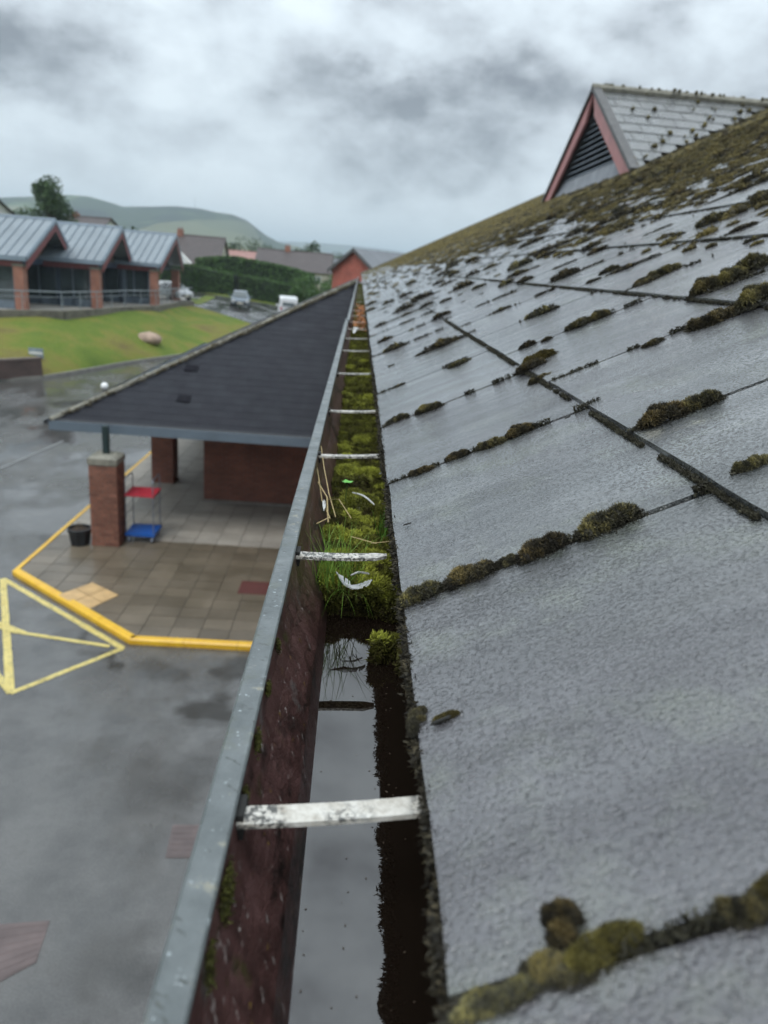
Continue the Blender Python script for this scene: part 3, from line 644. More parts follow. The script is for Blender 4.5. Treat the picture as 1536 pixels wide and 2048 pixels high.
# ---- moss colours
def mosscol(t, kind='roof'):
    t = np.asarray(t)[:, None]
    if kind == 'roof': A, B, Cc = np.array([.024, .022, .018]), np.array([.070, .065, .043]), np.array([.25, .20, .075])
    elif kind == 'gutter': A, B, Cc = np.array([.035, .028, .010]), np.array([.125, .135, .022]), np.array([.40, .43, .065])
    else: A, B, Cc = np.array([.030, .026, .014]), np.array([.080, .066, .022]), np.array([.150, .118, .032])
    return np.where(t < .5, A + (B - A) * t * 2, B + (Cc - B) * (t - .5) * 2)
def clump_proto(seed, ntuft, kind='roof', elong=1.0, bl=0.055):
    """unit clump: half length 1 along x, about .5 across, .4 high"""
    global rng
    rng = np.random.default_rng(seed); r_ = random.Random(seed); parts = []; blobs = []
    nb = r_.choice([13, 15, 17])
    for i in range(nb):
        u = -1 + 2 * (i + r_.uniform(.1, .9)) / nb; env = max(.25, 1 - abs(u) ** 2.2) * r_.uniform(.75, 1.15); rr = r_.uniform(.16, .30)
        blobs.append((np.array([u * .82 * elong, r_.uniform(-.26, .26) * env, .06 + r_.uniform(0, .20) * env]), np.array([rr * r_.uniform(.9, 1.3), rr, rr * r_.uniform(.8, 1.1)])))
    bt = [r_.uniform(-.22, .28) for _ in range(nb)]
    Vi, Fi = ICO2
    for c_, ra in blobs:
        d = 1 + .25 * (fbm(Vi[:, 0] * 3 + seed, Vi[:, 1] * 3 + Vi[:, 2] * 2, seed) - .5)
        V_ = c_ + Vi * ra * .84 * d[:, None]; V_[:, 2] = np.maximum(V_[:, 2], -.03)
        parts.append((V_, Fi, mosscol(np.full(len(V_), .08), kind)))
    P, N, T = [], [], []
    per = ntuft // nb + 3
    for bi, (c_, ra) in enumerate(blobs):
        d = rng.normal(0, 1, (per * 2, 3)); d /= np.linalg.norm(d, axis=1)[:, None]; d = d[d[:, 2] > -.15]
        p = c_ + d * ra * (1 + .16 * (fbm(d[:, 0] * 5 + seed, d[:, 1] * 5 + d[:, 2] * 3, seed + 3) - .5)[:, None])
        keep = np.ones(len(p), bool)
        for bj, (c2, r2) in enumerate(blobs):
            if bj != bi: keep &= (((p - c2) / r2) ** 2).sum(1) > .9
        p = p[keep]; d = d[keep]; nn = d / ra; nn /= np.linalg.norm(nn, axis=1)[:, None]
        P.append(p); N.append(nn)
        T.append(np.clip(bt[bi] + .20 + .42 * p[:, 2] / .35 * fbm(p[:, 0] * 3 + seed * 7, p[:, 1] * 3, seed + 9) * 1.5 + rng.uniform(-.15, .22, len(p)), 0, 1))
    ng = ntuft // 5; a = rng.uniform(0, 2 * np.pi, ng); rr_ = 1.0 + rng.normal(0, .14, ng); g_ = np.stack([np.cos(a) * rr_ * 1.02 * elong, np.sin(a) * rr_ * .42, np.full(ng, .0)], 1)
    P.append(g_); N.append(np.tile([0., 0, 1], (ng, 1)) + rng.normal(0, .5, (ng, 3))); T.append(rng.uniform(0, .35, ng))
    P = np.vstack(P); N = np.vstack(N); T = np.concatenate(T)
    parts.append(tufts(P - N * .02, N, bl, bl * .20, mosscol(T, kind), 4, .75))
    V_, F_, C_ = merge(parts)
    return np_mesh('moss_clump', V_, F_, M['moss'], C_)
PH = [clump_proto(100 + i, 2400, bl=.115) for i in range(6)]
PM_ = [clump_proto(200 + i, 600, bl=.15) for i in range(5)]
PL = [clump_proto(300 + i, 150, bl=.24) for i in range(5)]
PYEL = clump_proto(400, 2600, 'yellow', bl=.11)
def put_clump(s_, y_, half, proto, wid=1.0, hgt=1.0, yaw=0.0, n_=0.012, name='moss_clump'):
    o = bpy.data.objects.new(name, proto); COL.objects.link(o); sl_ = s_ if s_ < .233 else (s_ - .233) % .2615; o.location = rp(s_, y_, .0108 - .0187 * max(0, sl_) - half * .05)
    o.rotation_euler = (RM @ Matrix.Rotation(yaw + rnd.uniform(-.15, .15), 3, 'Z')).to_euler()
    o.scale = (half, half * wid, half * hgt); return o
# measured cushions: s, y, half length along the slope, label
big_m = [
 (.015, .480, .0165, 1.0, 'moss cushion at the eave end of the first clear slate joint, lowest of the row'),
 (.053, .482, .0190, .8, 'long low moss cushion second up from the eave in the nearest sharp joint'),
 (.080, .484, .0105, .8, 'small moss cushion in the middle of the row in the nearest sharp joint'),
 (.107, .482, .0190, 1.0, 'plump moss cushion fourth up the row in the nearest sharp joint'),
 (.156, .485, .0235, .9, 'rust tipped long moss cushion topmost in the nearest sharp joint'),
 (.040, .784, .0150, .8, 'dark moss tuft nearest the gutter in the second slate joint'),
 (.084, .788, .0140, .9, 'round dark moss cushion second up in the second slate joint'),
 (.122, .784, .0170, .9, 'dark moss cushion third up in the second slate joint'),
 (.156, .787, .0185, .9, 'largest moss cushion high in the second slate joint'),
 (.027, 1.098, .0190, .7, 'low moss tuft nearest the gutter in the third slate joint'),
 (.078, 1.085, .0200, .8, 'yellowish moss cushion second up in the third slate joint'),
 (.272, 1.258, .0150, 1.0, 'olive round moss cushion above the long mossy course line, left of a row'),
 (.304, 1.246, .0100, 1.0, 'tiny moss ball between two cushions above the long course line'),
 (.366, 1.262, .0260, .8, 'long brown moss cushion in the row above the long course line'),
 (.401, 1.258, .0190, 1.1, 'bright olive moss cushion at the right end of its row'),
 (.264, .647, .0250, .9, 'grey moss cushion just above the long course line on the right'),
 (.297, .647, .0200, 1.0, 'round brown moss cushion beside a dark open joint on the right'),
 (.368, .941, .0150, .7, 'small flat moss cushion alone on a thin joint in mid roof'),
 (.443, .936, .0330, .8, 'long grey moss cushion running up to the second course line'),
 (.500, .930, .0300, 1.1, 'big grey moss mound at the right edge on the second course line'),
 (.523, 1.120, .0270, 1.1, 'grey green moss mound left of the tall green cushions at the right edge'),
 (.557, 1.113, .0260, 1.2, 'bright green moss cushion in the middle of the right edge cluster'),
 (.600, 1.14, .0280, 1.4, 'tall yellow green moss mound at the right edge of the roof'),
 (.261, .486, .0130, 1.0, 'small spiky moss ball alone on the slate by the right edge'),
 (.584, 1.758, .0240, .8, 'moss cushion in a pair high on the roof below the dormer'),
 (.539, 1.413, .0220, .8, 'brown moss cushion low in the joint right of the roof middle'),
 (.580, 1.425, .0330, .8, 'long moss cushion high in the joint right of the roof middle'),
 (.161, 1.371, .0180, .8, 'moss cushion beside a small upright tuft left of the roof middle'),
]
for s_, y_, h_, hg, lab in big_m:
    pr_ = PH[rnd.randrange(6)]
    tag(put_clump(s_, y_, h_, pr_, rnd.uniform(1.0, 1.25), hg * 1.25), lab, 'moss', 'moss cushions in the slate joints')
def lump(s_, y_, half, proto, lab, wid, hg, yaw=0): return tag(put_clump(s_, y_, half, proto, wid, hg, yaw), lab, 'moss', 'moss cushions in the slate joints')
lump(.257, 1.112, .027, PYEL, 'reddish brown moss cushion where the long course line meets a joint', 1.0, 1.0, .3)
lump(.238, 1.082, .022, PH[1], 'dark moss lump touching the reddish one on the course line', 1.2, 1.1)
lump(.232, 1.000, .018, PH[2], 'dark round moss lump on the course line below the reddish one', 1.2, 1.0)
lump(.043, .191, .0085, PH[0], 'tall blurred moss mound standing on the slate at bottom right', 1.6, 2.3, .8)
lump(.052, .179, .0150, PYEL, 'yellow blurred moss bank in the closest joint at bottom right', .9, .9, .25)
lump(.036, .177, .0110, PH[5], 'brownish blurred moss lump left of the yellow bank in the closest joint', 1.1, .9, -.3)
lump(.015, .174, .0170, PH[3], 'low blurred moss bank at the eave end of the closest joint', .7, .5)
lump(.101, .178, .0120, PH[2], 'round blurred moss mound at the bottom right edge', 1.1, 1.2)
lump(.112, .180, .0100, PYEL, 'yellow blurred moss tuft cut by the right edge of the picture', 1.2, 1.3)
lump(.0005, .336, .0095, PH[4], 'small dark moss tuft clinging to the slate edge over the water', 1.2, 1.0, 1.2)
lump(.016, .330, .0075, PYEL, 'little moss crumb on a slate splinter near the eave', .9, .9, .2)
# slate splinters
def splinter(s_, y_, l, w, yaw, lab):
    q = MB(); c_ = Vector(rp(s_, y_, .0125)); a = RM @ Matrix.Rotation(yaw, 3, 'Z')
    pts = [(-l, -w * .6, 0), (l * .7, -w, 0), (l, w * .3, 0), (-l * .6, w, 0)]
    q.hexa([c_ + a @ Vector(p) for p in pts], [c_ + a @ Vector((p[0] * .9, p[1] * .8, w * .7)) for p in pts])
    tag(q.build('slate_splinter', M['slate_dark']), lab, 'splinter', 'slate splinters lying on the roof')
splinter(.0135, .3265, .0062, .0012, .1, 'dark slate splinter under the little moss crumb near the eave')
splinter(.015, .632, .0042, .0013, -.3, 'small dark slate splinter lying near the eave beyond the second strap')
splinter(.205, .76, .004, .0015, .3, 'dark chip of slate lying just below the long course line')

# joints: countable small cushions up the roof, nearest 200 single, the rest joined
cand = []
for ci, s0 in enumerate(LINES[:-1]):
    off = 0.1775 if ci % 2 == 0 else 0.1775 + 0.1675
    for kk in range(0, 100):
        y_ = off + WS * kk
        if y_ > Y1R or y_ < .1: continue
        dens = 2.3 + .5 * s0 + .06 * y_
        n_ = int(dens + rnd.random())
        if s0 < .55 and y_ < 1.3 : n_ = 0
        n_ = min(n_, 5)
        for j in range(n_):
            cand.append((s0 + .26 * (j + rnd.uniform(.1, .9)) / n_, y_ + rnd.gauss(0, .004), rnd.choice([.007, .010, .014, .018, .026, .034]) * rnd.uniform(.8, 1.3) * (1 + min(s0, 3) * .25), ci, kk, j, n_))
def ordw(n):
    u = ['', 'first', 'second', 'third', 'fourth', 'fifth', 'sixth', 'seventh', 'eighth', 'ninth', 'tenth', 'eleventh', 'twelfth', 'thirteenth', 'fourteenth', 'fifteenth', 'sixteenth', 'seventeenth', 'eighteenth', 'nineteenth']
    if n < 20: return u[n]
    t_ = {2: 'twent', 3: 'thirt', 4: 'fort', 5: 'fift', 6: 'sixt', 7: 'sevent', 8: 'eight', 9: 'ninet'}[n // 10]
    return t_ + ('ieth' if n % 10 == 0 else 'y-' + u[n % 10])
def inframe(c):
    q = proj(rp(c[0], c[1], .02)); return q[2] > .1 and -20 < q[0] < 1560 and 0 < q[1] < 2060
cv = sorted([c for c in cand if inframe(c)], key=lambda c: -c[2] / proj(rp(c[0], c[1], .02))[2])
for i, c in enumerate(cv[:240]):
    zz = proj(rp(*c[:2], .02))[2]
    o = put_clump(c[0], c[1], c[2], (PH if zz < 1.3 else PM_ if zz < 2.8 else PL)[rnd.randrange(5)], rnd.uniform(.7, 1.2), rnd.uniform(.7, 1.15))
    sz = 'tiny' if c[2] < .014 else 'small' if c[2] < .022 else 'long'
    pos_ = '' if c[6] == 1 else (['lower', 'upper'][c[5]] if c[6] == 2 else ['lowest', 'middle', 'highest'][c[5]] if c[6] == 3 else ['lowest', 'second', 'third', 'fourth', 'topmost'][c[5] if c[5] < c[6] - 1 else 4]) + ' '
    tag(o, '%s %smoss cushion in the %s joint of the %s slate course above the gutter' % (sz, pos_, ordw(c[4] + 1), ordw(c[3] + 1)), 'moss', 'small moss cushions in the slate joints')
# far lumps as one object
def lumps(arr, kindcol, rngs):
    """arr: s, y, half length, half width, height"""
    ring = [(0, 0, 1.0)] + [(.62 * math.cos(t), .62 * math.sin(t), .75) for t in np.linspace(0, 2 * math.pi, 6)[:-1]] + [(math.cos(t + .5), math.sin(t + .5), 0) for t in np.linspace(0, 2 * math.pi, 7)[:-1]]
    ring = np.array(ring); F_ = [(0, 1 + i, 1 + (i + 1) % 5) for i in range(5)]
    for i in range(5): F_ += [(1 + i, 6 + i, 1 + (i + 1) % 5), (6 + i, 6 + i + 1, 1 + (i + 1) % 5)]
    F_ += [(1, 11, 6)]; F_ = np.array(F_)
    n = len(arr); a = np.array(arr); V_ = ring[None] * a[:, None, 2:5]; V_ = V_ * rngs.uniform(.75, 1.3, V_.shape[:2] + (1,))
    s_ = a[:, None, 0] + V_[..., 0]; y_ = a[:, None, 1] + V_[..., 1]; h_ = V_[..., 2] + .005
    X_ = EX + s_ * CT - h_ * ST; Z_ = EZ + s_ * ST + h_ * CT
    VV = np.stack([X_, y_, Z_], -1).reshape(-1, 3); FF = (F_[None] + (np.arange(n) * len(ring))[:, None, None]).reshape(-1, 3)
    t = rngs.uniform(.2, .9, n)[:, None] * np.ones((1, len(ring))); t = np.clip(t + (ring[None, :, 2] - .5) * .3, 0, 1)
    return VV, FF, mosscol(t.ravel(), kindcol)
def light_proto(seed, nb=6, nt=44):
    r_ = np.random.default_rng(seed); ps = []
    for i in range(nb):
        u = -1 + 2 * (i + r_.uniform(.2, .8)) / nb; env = max(.35, 1 - abs(u) ** 2); rr = r_.uniform(.24, .40) * env ** .5; c_ = np.array([u * .8, r_.uniform(-.2, .2) * env, .05 + .1 * env])
        Vv = c_ + ICO1[0] * rr * r_.uniform(.85, 1.15, (len(ICO1[0]), 1)); ps.append((Vv, ICO1[1], np.full((len(Vv), 1), r_.uniform(.1, .5)) + .25 * Vv[:, 2:3]))
        d = r_.normal(0, 1, (nt // nb, 3)); d[:, 2] = abs(d[:, 2]); d /= np.linalg.norm(d, axis=1)[:, None]; p = c_ + d * rr * .9
        sd = np.cross(d, r_.normal(0, 1, d.shape)); sd /= np.linalg.norm(sd, axis=1)[:, None]; tp_ = p + (d + r_.normal(0, .4, d.shape)) * .24
        Vv = np.stack([p - sd * .05, p + sd * .05, tp_], 1).reshape(-1, 3); ps.append((Vv, np.arange(len(Vv)).reshape(-1, 3), np.clip(.2 + .8 * Vv[:, 2:3] + .2 * (np.arange(len(Vv)) % 3 == 2)[:, None], 0, 1)))
    return merge(ps)
LP = [light_proto(i) for i in range(8)]
def light_clumps(lst, kindcol):
    out_ = []
    for c in lst:
        V_, F_, T_ = LP[rnd.randrange(8)]; a = rnd.gauss(0, .15); ca, sa = math.cos(a), math.sin(a); h = c[2]; w_ = rnd.uniform(.6, 1.1); hh = rnd.uniform(.6, 1.1)
        x_, y_, z_ = V_[:, 0] * h, V_[:, 1] * h * w_, V_[:, 2] * h * hh + .007; s_ = c[0] + x_ * ca - y_ * sa; yy_ = c[1] + x_ * sa + y_ * ca
        out_.append((np.stack([EX + s_ * CT - z_ * ST, yy_, EZ + s_ * ST + z_ * CT], 1), F_, mosscol(np.clip(T_[:, 0] + rnd.uniform(-.2, .25), 0, 1), kindcol)))
    return merge(out_)
rng = np.random.default_rng(5)
def dep(c): return proj(rp(c[0], c[1], .02))[2]
mid_c = [c for c in cv[240:] if dep(c) < 12]; cv = cv[:240] + [c for c in cv[240:] if dep(c) >= 12]
arr = [(c[0], c[1], c[2] * 1.0, c[2] * .5, c[2] * .45) for c in cv[240:] + [c for c in cand if not inframe(c)]]
extra = []
n_ex = 110000
ss = rng.uniform(.7, ROOF_LEN, n_ex); yy = rng.uniform(1.0, Y1R, n_ex)
cover = .30 + .05 * np.clip(yy - 1.5, 0, 3) + np.clip((ss - 1.4) / 3.8, 0, 1) ** 1.1 * .55 + np.clip((yy - 5) / 12, 0, .45)
keep = (fbm(ss * 2.2, yy * 2.2, 4) + rng.uniform(-.15, .15, n_ex)) < cover
ss, yy = ss[keep], yy[keep]
vis_ = np.array([inframe((a, b)) for a, b in zip(ss, yy)]) | (rng.random(len(ss)) < .15); ss, yy = ss[vis_], yy[vis_]
hl = rng.uniform(.008, .030, len(ss)) * (1 + np.clip(ss - 1, 0, 2) * .35)
arr += list(zip(ss, yy, hl, hl * .5, hl * rng.uniform(.22, .45, len(ss))))
nearx = [q for q in arr if dep(q) < 7 and inframe(q)]; arr = [q for q in arr if not (dep(q) < 7 and inframe(q))]
rnd.shuffle(nearx); print('light', len(mid_c), len(nearx), len(arr)); nearx = nearx[:2600]
V_, F_, C_ = merge([lumps(arr, 'yellow', rng), light_clumps(mid_c, 'roof'), light_clumps([(q[0], q[1], q[2] * 1.15) for q in nearx], 'yellow')])
o = link('roof_moss', np_mesh('roof_moss', V_, F_, M['moss'], C_), None, (0, 0, 0))
tag(o, 'carpet of countless olive moss lumps covering the upper slates', 'moss', kind='stuff')
# course line moss (strips of tiny tufts along the horizontal laps) and eave fringe
def strip_moss(lines, y0, y1, dens, bl):
    P, T = [], []
    for s_, amp, wdt in lines:
        n = int((y1 - y0) * dens); y_ = y0 + (y1 - y0) * rng.random(n) ** 1.4
        m_ = fbm(y_ * 45, y_ * 0 + s_ * 31, 3); k_ = m_ > (1 - amp) * .75
        y_ = y_[k_]; hgt = np.clip(m_[k_] - .25, .05, 1)
        P.append(np.stack([s_ - .002 + rng.normal(0, wdt, len(y_)), y_, .0065 + rng.uniform(0, .006, len(y_)) * hgt], 1)); T.append(rng.uniform(0, .45, len(y_)))
    P = np.vstack(P); T = np.concatenate(T)
    W_ = np.stack([EX + P[:, 0] * CT - P[:, 2] * ST, P[:, 1], EZ + P[:, 0] * ST + P[:, 2] * CT], 1)
    N_ = np.tile([-ST * .8 - .3, 0, CT], (len(P), 1))
    return tufts(W_, N_, bl, bl * .3, mosscol(T, 'roof'), 3, .8)
def joint_strip():
    P, T = [], []
    for ci, s0 in enumerate(LINES[:9]):
        off = 0.1775 if ci % 2 == 0 else 0.1775 + 0.1675
        for kk in range(0, 16):
            y_ = off + WS * kk; n = int(900 * min(1, 1.6 / max(.4, y_))) + 150; u = rng.random(n) * .25; m_ = fbm(u * 30 + kk * 7.3, u * 0 + ci * 5.1, 5); k_ = m_ > .50; u = u[k_]; m_ = m_[k_]
            P.append(np.stack([s0 + u, y_ + rng.normal(0, .0016 + .002 * (m_ - .5), len(u)), .006 + rng.uniform(0, .006, len(u))], 1)); T.append(rng.uniform(0, .5, len(u)))
    P = np.vstack(P); T = np.concatenate(T); W_ = np.stack([EX + P[:, 0] * CT - P[:, 2] * ST, P[:, 1], EZ + P[:, 0] * ST + P[:, 2] * CT], 1)
    return tufts(W_, np.tile([-ST, 0, CT], (len(P), 1)),   .0028, .0009, mosscol(T, 'roof'), 3, .8)
parts = [joint_strip(), strip_moss([(.2312, .48, .0010)], .1, 2.2, 9000, .0022), strip_moss([(.4933, .42, .0011), (.7545, .34, .0012)], .3, 3, 3500, .0024),
         strip_moss([(LINES[i], .32, .002) for i in range(4, 10)], .6, 6, 900, .004)]
o = link('course_line_moss', np_mesh('course_line_moss', *(lambda a: (a[0], a[1], M['moss'], a[2]))(merge(parts))), None, (0, 0, 0))
tag(o, 'dark threads of moss growing along the slate course lines', 'moss', kind='stuff')
n = 26000; y_ = .02 + 4.2 * rng.random(n) ** 1.7
m_ = fbm(y_ * 30, y_ * 0, 8); y_ = y_[m_ > .30]; n = len(y_); m_ = fbm(y_ * 30, y_ * 0, 8)
P = np.stack([EX + rng.normal(-.0005, .0022, n) - (m_ - .3) * .006, y_, EZ + .006 + rng.uniform(-.012, .004, n)], 1)
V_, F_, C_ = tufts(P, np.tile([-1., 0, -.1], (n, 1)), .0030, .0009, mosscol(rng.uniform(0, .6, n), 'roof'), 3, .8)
o = link('eave_moss', np_mesh('eave_moss', V_, F_, M['moss'], C_), None, (0, 0, 0)); tag(o, 'ragged fringe of dark moss crumbs hanging from the slate edge over the gutter', 'moss', kind='stuff')

# ---- moss bed in the gutter
rng = np.random.default_rng(21)
hum = []
for i in range(420):
    y_ = .70 + 13 * rng.random() ** 1.5; hum.append((rng.uniform(-.02, .075), y_, rng.uniform(.010, .026), rng.uniform(.4, 1.0), rng.random()))
hum += [(-.010, .678, .014, .9, .85), (.012, .684, .012, .7, .45), (.034, .680, .017, .85, .9), (.056, .668, .014, .6, .6), (.022, .71, .022, 1.0, .85), (.050, .70, .016, .8, .55), (-.018, .70, .014, .8, .7), (.0, .74, .022, .8, .75), (-.012, .81, .02, .9, .85), (.035, .78, .022, .9, .3), (.02, .93, .03, 1.05, .72), (.045, .90, .02, .9, .35), (.054, .585, .008, .30, .5), (.038, .580, .0075, .42, .95), (.060, .560, .006, .2, .4)]
hum = np.array(hum)
def bed(x_, y_):
    """height and tone of the moss bed"""
    x_ = np.asarray(x_); y_ = np.asarray(y_); h = np.full(x_.shape, 0.0); t = np.full(x_.shape, .25)
    base = 5.895 + .018 * (fbm(x_ * 40, y_ * 40, 2) - .4) + .012 * np.clip((y_ - 1) / 4, 0, 1)
    base = np.where(y_ < .668 + .02 * (fbm(x_ * 50, x_ * 0, 6) - .5), WZ - .012, base)
    h = base
    for hx, hy, hr, hh, ht in hum:
        d2 = ((x_ - hx) ** 2 + (y_ - hy) ** 2) / hr ** 2; m = d2 < 1
        if not m.any(): continue
        top = WZ + .010 + (hh * .026) + np.sqrt(np.clip(1 - d2, 0, 1)) * hr * .55 - hr * .42 + .005 * (fbm(x_ * 160, y_ * 160, 12) - .45)
        up = m & (top > h); h = np.where(up, top, h); t = np.where(up, ht, t)
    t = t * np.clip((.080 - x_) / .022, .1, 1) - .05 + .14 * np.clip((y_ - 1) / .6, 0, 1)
    return h, np.clip(t + 1.0 * (fbm(x_ * 70, y_ * 70, 9) - .47), 0, 1)
parts = []
for (ya, yb, nx_, ny_) in ((.535, 1.6, 50, 420), (1.6, 4.5, 24, 300), (4.5, 14, 10, 240)):
    gx, gy = np.meshgrid(np.linspace(-.036, .082, nx_), np.linspace(ya, yb, ny_)); h, t = bed(gx.ravel(), gy.ravel())
    lim = LZ - .05 + np.clip(-.02 - gx.ravel(), 0, 1) * 1.6 ; 
    V_ = np.stack([gx.ravel(), gy.ravel(), h], 1)
    idx = np.arange(nx_ * ny_).reshape(ny_, nx_); F_ = np.stack([idx[:-1, :-1], idx[:-1, 1:], idx[1:, 1:], idx[1:, :-1]], -1).reshape(-1, 4)
    F_ = np.vstack([F_[:, [0, 1, 2]], F_[:, [0, 2, 3]]])
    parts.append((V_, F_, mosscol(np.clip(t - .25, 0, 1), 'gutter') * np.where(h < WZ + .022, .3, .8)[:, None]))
    n = {.535: 52000, 1.6: 26000, 4.5: 9000}[ya]
    x_ = rng.uniform(-.034, .08, n); y_ = ya + (yb - ya) * rng.random(n) ** (1.35 if ya < 1 else 1.0)
    h, t = bed(x_, y_); hx2, _ = bed(x_ + .002, y_); hy2, _ = bed(x_, y_ + .002)
    kp = h > WZ - .002; N_ = np.stack([-(hx2 - h) / .002, -(hy2 - h) / .002, np.ones(n)], 1); N_ = np.clip(N_, -2, 2); N_ /= np.linalg.norm(N_, axis=1)[:, None]
    P = np.stack([x_, y_, h], 1)[kp]; bl = {.535: .0046, 1.6: .009, 4.5: .016}[ya]
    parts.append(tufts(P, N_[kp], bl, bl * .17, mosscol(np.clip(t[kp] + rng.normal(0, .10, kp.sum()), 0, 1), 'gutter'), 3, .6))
x_ = rng.uniform(-.034, .08, 60000); y_ = rng.uniform(.54, .68, 60000); h, t = bed(x_, y_); hy2, _ = bed(x_, y_ + .002); hx2, _ = bed(x_ + .002, y_)
gr = np.hypot(hx2 - h, hy2 - h) / .002; kp = (gr > 1.0) & (np.maximum(hy2, h) > WZ)
P = np.stack([x_, y_ - .001, WZ + (np.maximum(hy2, h) - WZ) * rng.random(60000)], 1)[kp]; N_ = np.stack([-(hx2 - h), -(hy2 - h), np.full(60000, .0012)], 1)[kp]; N_ /= np.linalg.norm(N_, axis=1)[:, None]
parts.append(tufts(P, N_, .0045, .0009, mosscol(np.clip((P[:, 2] - WZ) / .05 * .8 + rng.normal(0, .12, kp.sum()), 0, 1), 'gutter'), 3, .7))
V_, F_, C_ = merge(parts)
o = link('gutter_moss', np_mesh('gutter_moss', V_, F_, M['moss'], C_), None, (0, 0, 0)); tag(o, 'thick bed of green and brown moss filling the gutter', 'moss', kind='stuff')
# spots of moss on the inner wall
P, T = [], []
for (y_, z_, r_, n_) in ((.345, .006, .006, 220), (.246, .010, .010, 420), (.395, .004, .004, 120), (.45, .004, .005, 120), (.30, .006, .004, 120), (.21, .02, .006, 150)):
    q = rng.normal(0, 1, (n_, 2)) * r_ * .5; P.append(np.stack([-.0400 + np.abs(q[:, 1]) * .2, y_ + q[:, 0], LZ - .004 - np.abs(q[:, 1]) - rng.random(n_) * z_], 1)); T.append(rng.uniform(0, .35, n_))
P = np.vstack(P); T = np.concatenate(T)
V_, F_, C_ = tufts(P, np.tile([1., 0, .2], (len(P), 1)), .0018, .0006, mosscol(T, 'gutter'), 3, .7)
o = link('wall_moss', np_mesh('wall_moss', V_, F_, M['moss'], C_), None, (0, 0, 0)); tag(o, 'small dark moss spots under the grey lip on the maroon gutter side', 'moss', kind='stuff')

# ---- grass blades, straws, feathers, leaves in the gutter
def blades(specs, col_):
    V_, F_, C_ = [], [], []
    for (b0, tip, sag, w) in specs:
        b0 = np.array(b0); tip = np.array(tip); base = len(V_); side = np.cross(tip - b0, (rnd.uniform(-1, 1), -1, rnd.uniform(-.3, .3))); side = side / np.linalg.norm(side)
        ns = 7
        for i in range(ns + 1):
            t = i / ns; p = b0 + (tip - b0) * t + np.array([0, 0, 1]) * sag * math.sin(t * math.pi) ; ww = w * (1 - t * .85)
            c_ = np.array(col_) * rnd.uniform(.9, 1.1) * (0.75 + .5 * t)
            V_ += [p - side * ww, p + side * ww]; C_ += [c_, c_]
            if i: F_.append((base + 2 * i - 2, base + 2 * i - 1, base + 2 * i + 1, base + 2 * i))
    return np_mesh('grass', V_, F_, M['blade'], np.array(C_))
r2 = random.Random(3); sp = []
for i in range(80):
    b0 = (r2.gauss(-.006, .012), r2.gauss(.668, .014), 5.905); a = r2.uniform(0, 6.28); l = r2.uniform(.02, .070); le = r2.uniform(.2, .95)
    sp.append((b0, (b0[0] + math.cos(a) * l * le * .7, b0[1] + math.sin(a) * l * le * .7, b0[2] + l * math.sqrt(1 - le * le * .5)), r2.uniform(.001, .01), r2.uniform(.00025, .0005)))
for i in range(12):   # blades hanging out over the water
    b0 = (r2.uniform(-.004, .022), .645, 5.905); a = r2.uniform(-2.2, -.9)
    sp.append((b0, (b0[0] + math.cos(a) * .03, b0[1] + math.sin(a) * .032, b0[2] - r2.uniform(-.01, .018)), r2.uniform(.004, .010), .0004))
o = link('grass_tuft', blades(sp, (.16, .29, .045)), None, (0, 0, 0)); tag(o, 'bright green grass tuft growing round the second strap', 'grass')
sp = []
for i in range(26):
    b0 = (r2.gauss(.045, .005), r2.gauss(.80, .015), 5.905); l = r2.uniform(.02, .04)
    sp.append((b0, (b0[0] + r2.uniform(-.01, .015), b0[1] + r2.uniform(-.015, .01), b0[2] + l), .002, .0005))
o = link('grass_tuft', blades(sp, (.08, .19, .025)), None, (0, 0, 0)); tag(o, 'small dark green grass tuft in the moss close to the slate edge', 'grass')
def straw(pts, lab, r_=.0006):
    tag(MB().tube(pts, r_, 5).build('straw', M['straw']), lab, 'straw', 'dry straws in the gutter')
straw([(-.040, 1.04, 5.952), (-.030, .93, 5.948), (-.020, .86, 5.935), (-.010, .815, 5.922)], 'long pale straw leaning from the third strap down into the moss')
straw([(-.041, .955, 5.945), (-.035, .90, 5.942), (-.028, .85, 5.930), (-.016, .80, 5.925)], 'tan straw against the gutter side, lying left of the long one', .0007)
straw([(-.036, .90, 5.938), (-.022, .84, 5.938), (-.018, .80, 5.92)], 'short golden straw crossing the tan one at the gutter side', .0009)
straw([(-.022, .84, 5.935), (-.008, .86, 5.93), (.008, .80, 5.927)], 'bent straw beside the green seedling', .0005)
straw([(.008, .745, 5.925), (.035, .715, 5.93)], 'thin straw lying slantwise in the moss beyond the grass tuft', .0005)
straw([(.030, .72, 5.928), (.052, .725, 5.93)], 'thin straw lying level next to the slate edge', .0005)
straw([(-.030, .765, 5.93), (-.016, .775, 5.935)], 'short reddish straw at the gutter side beyond the grass', .0006)
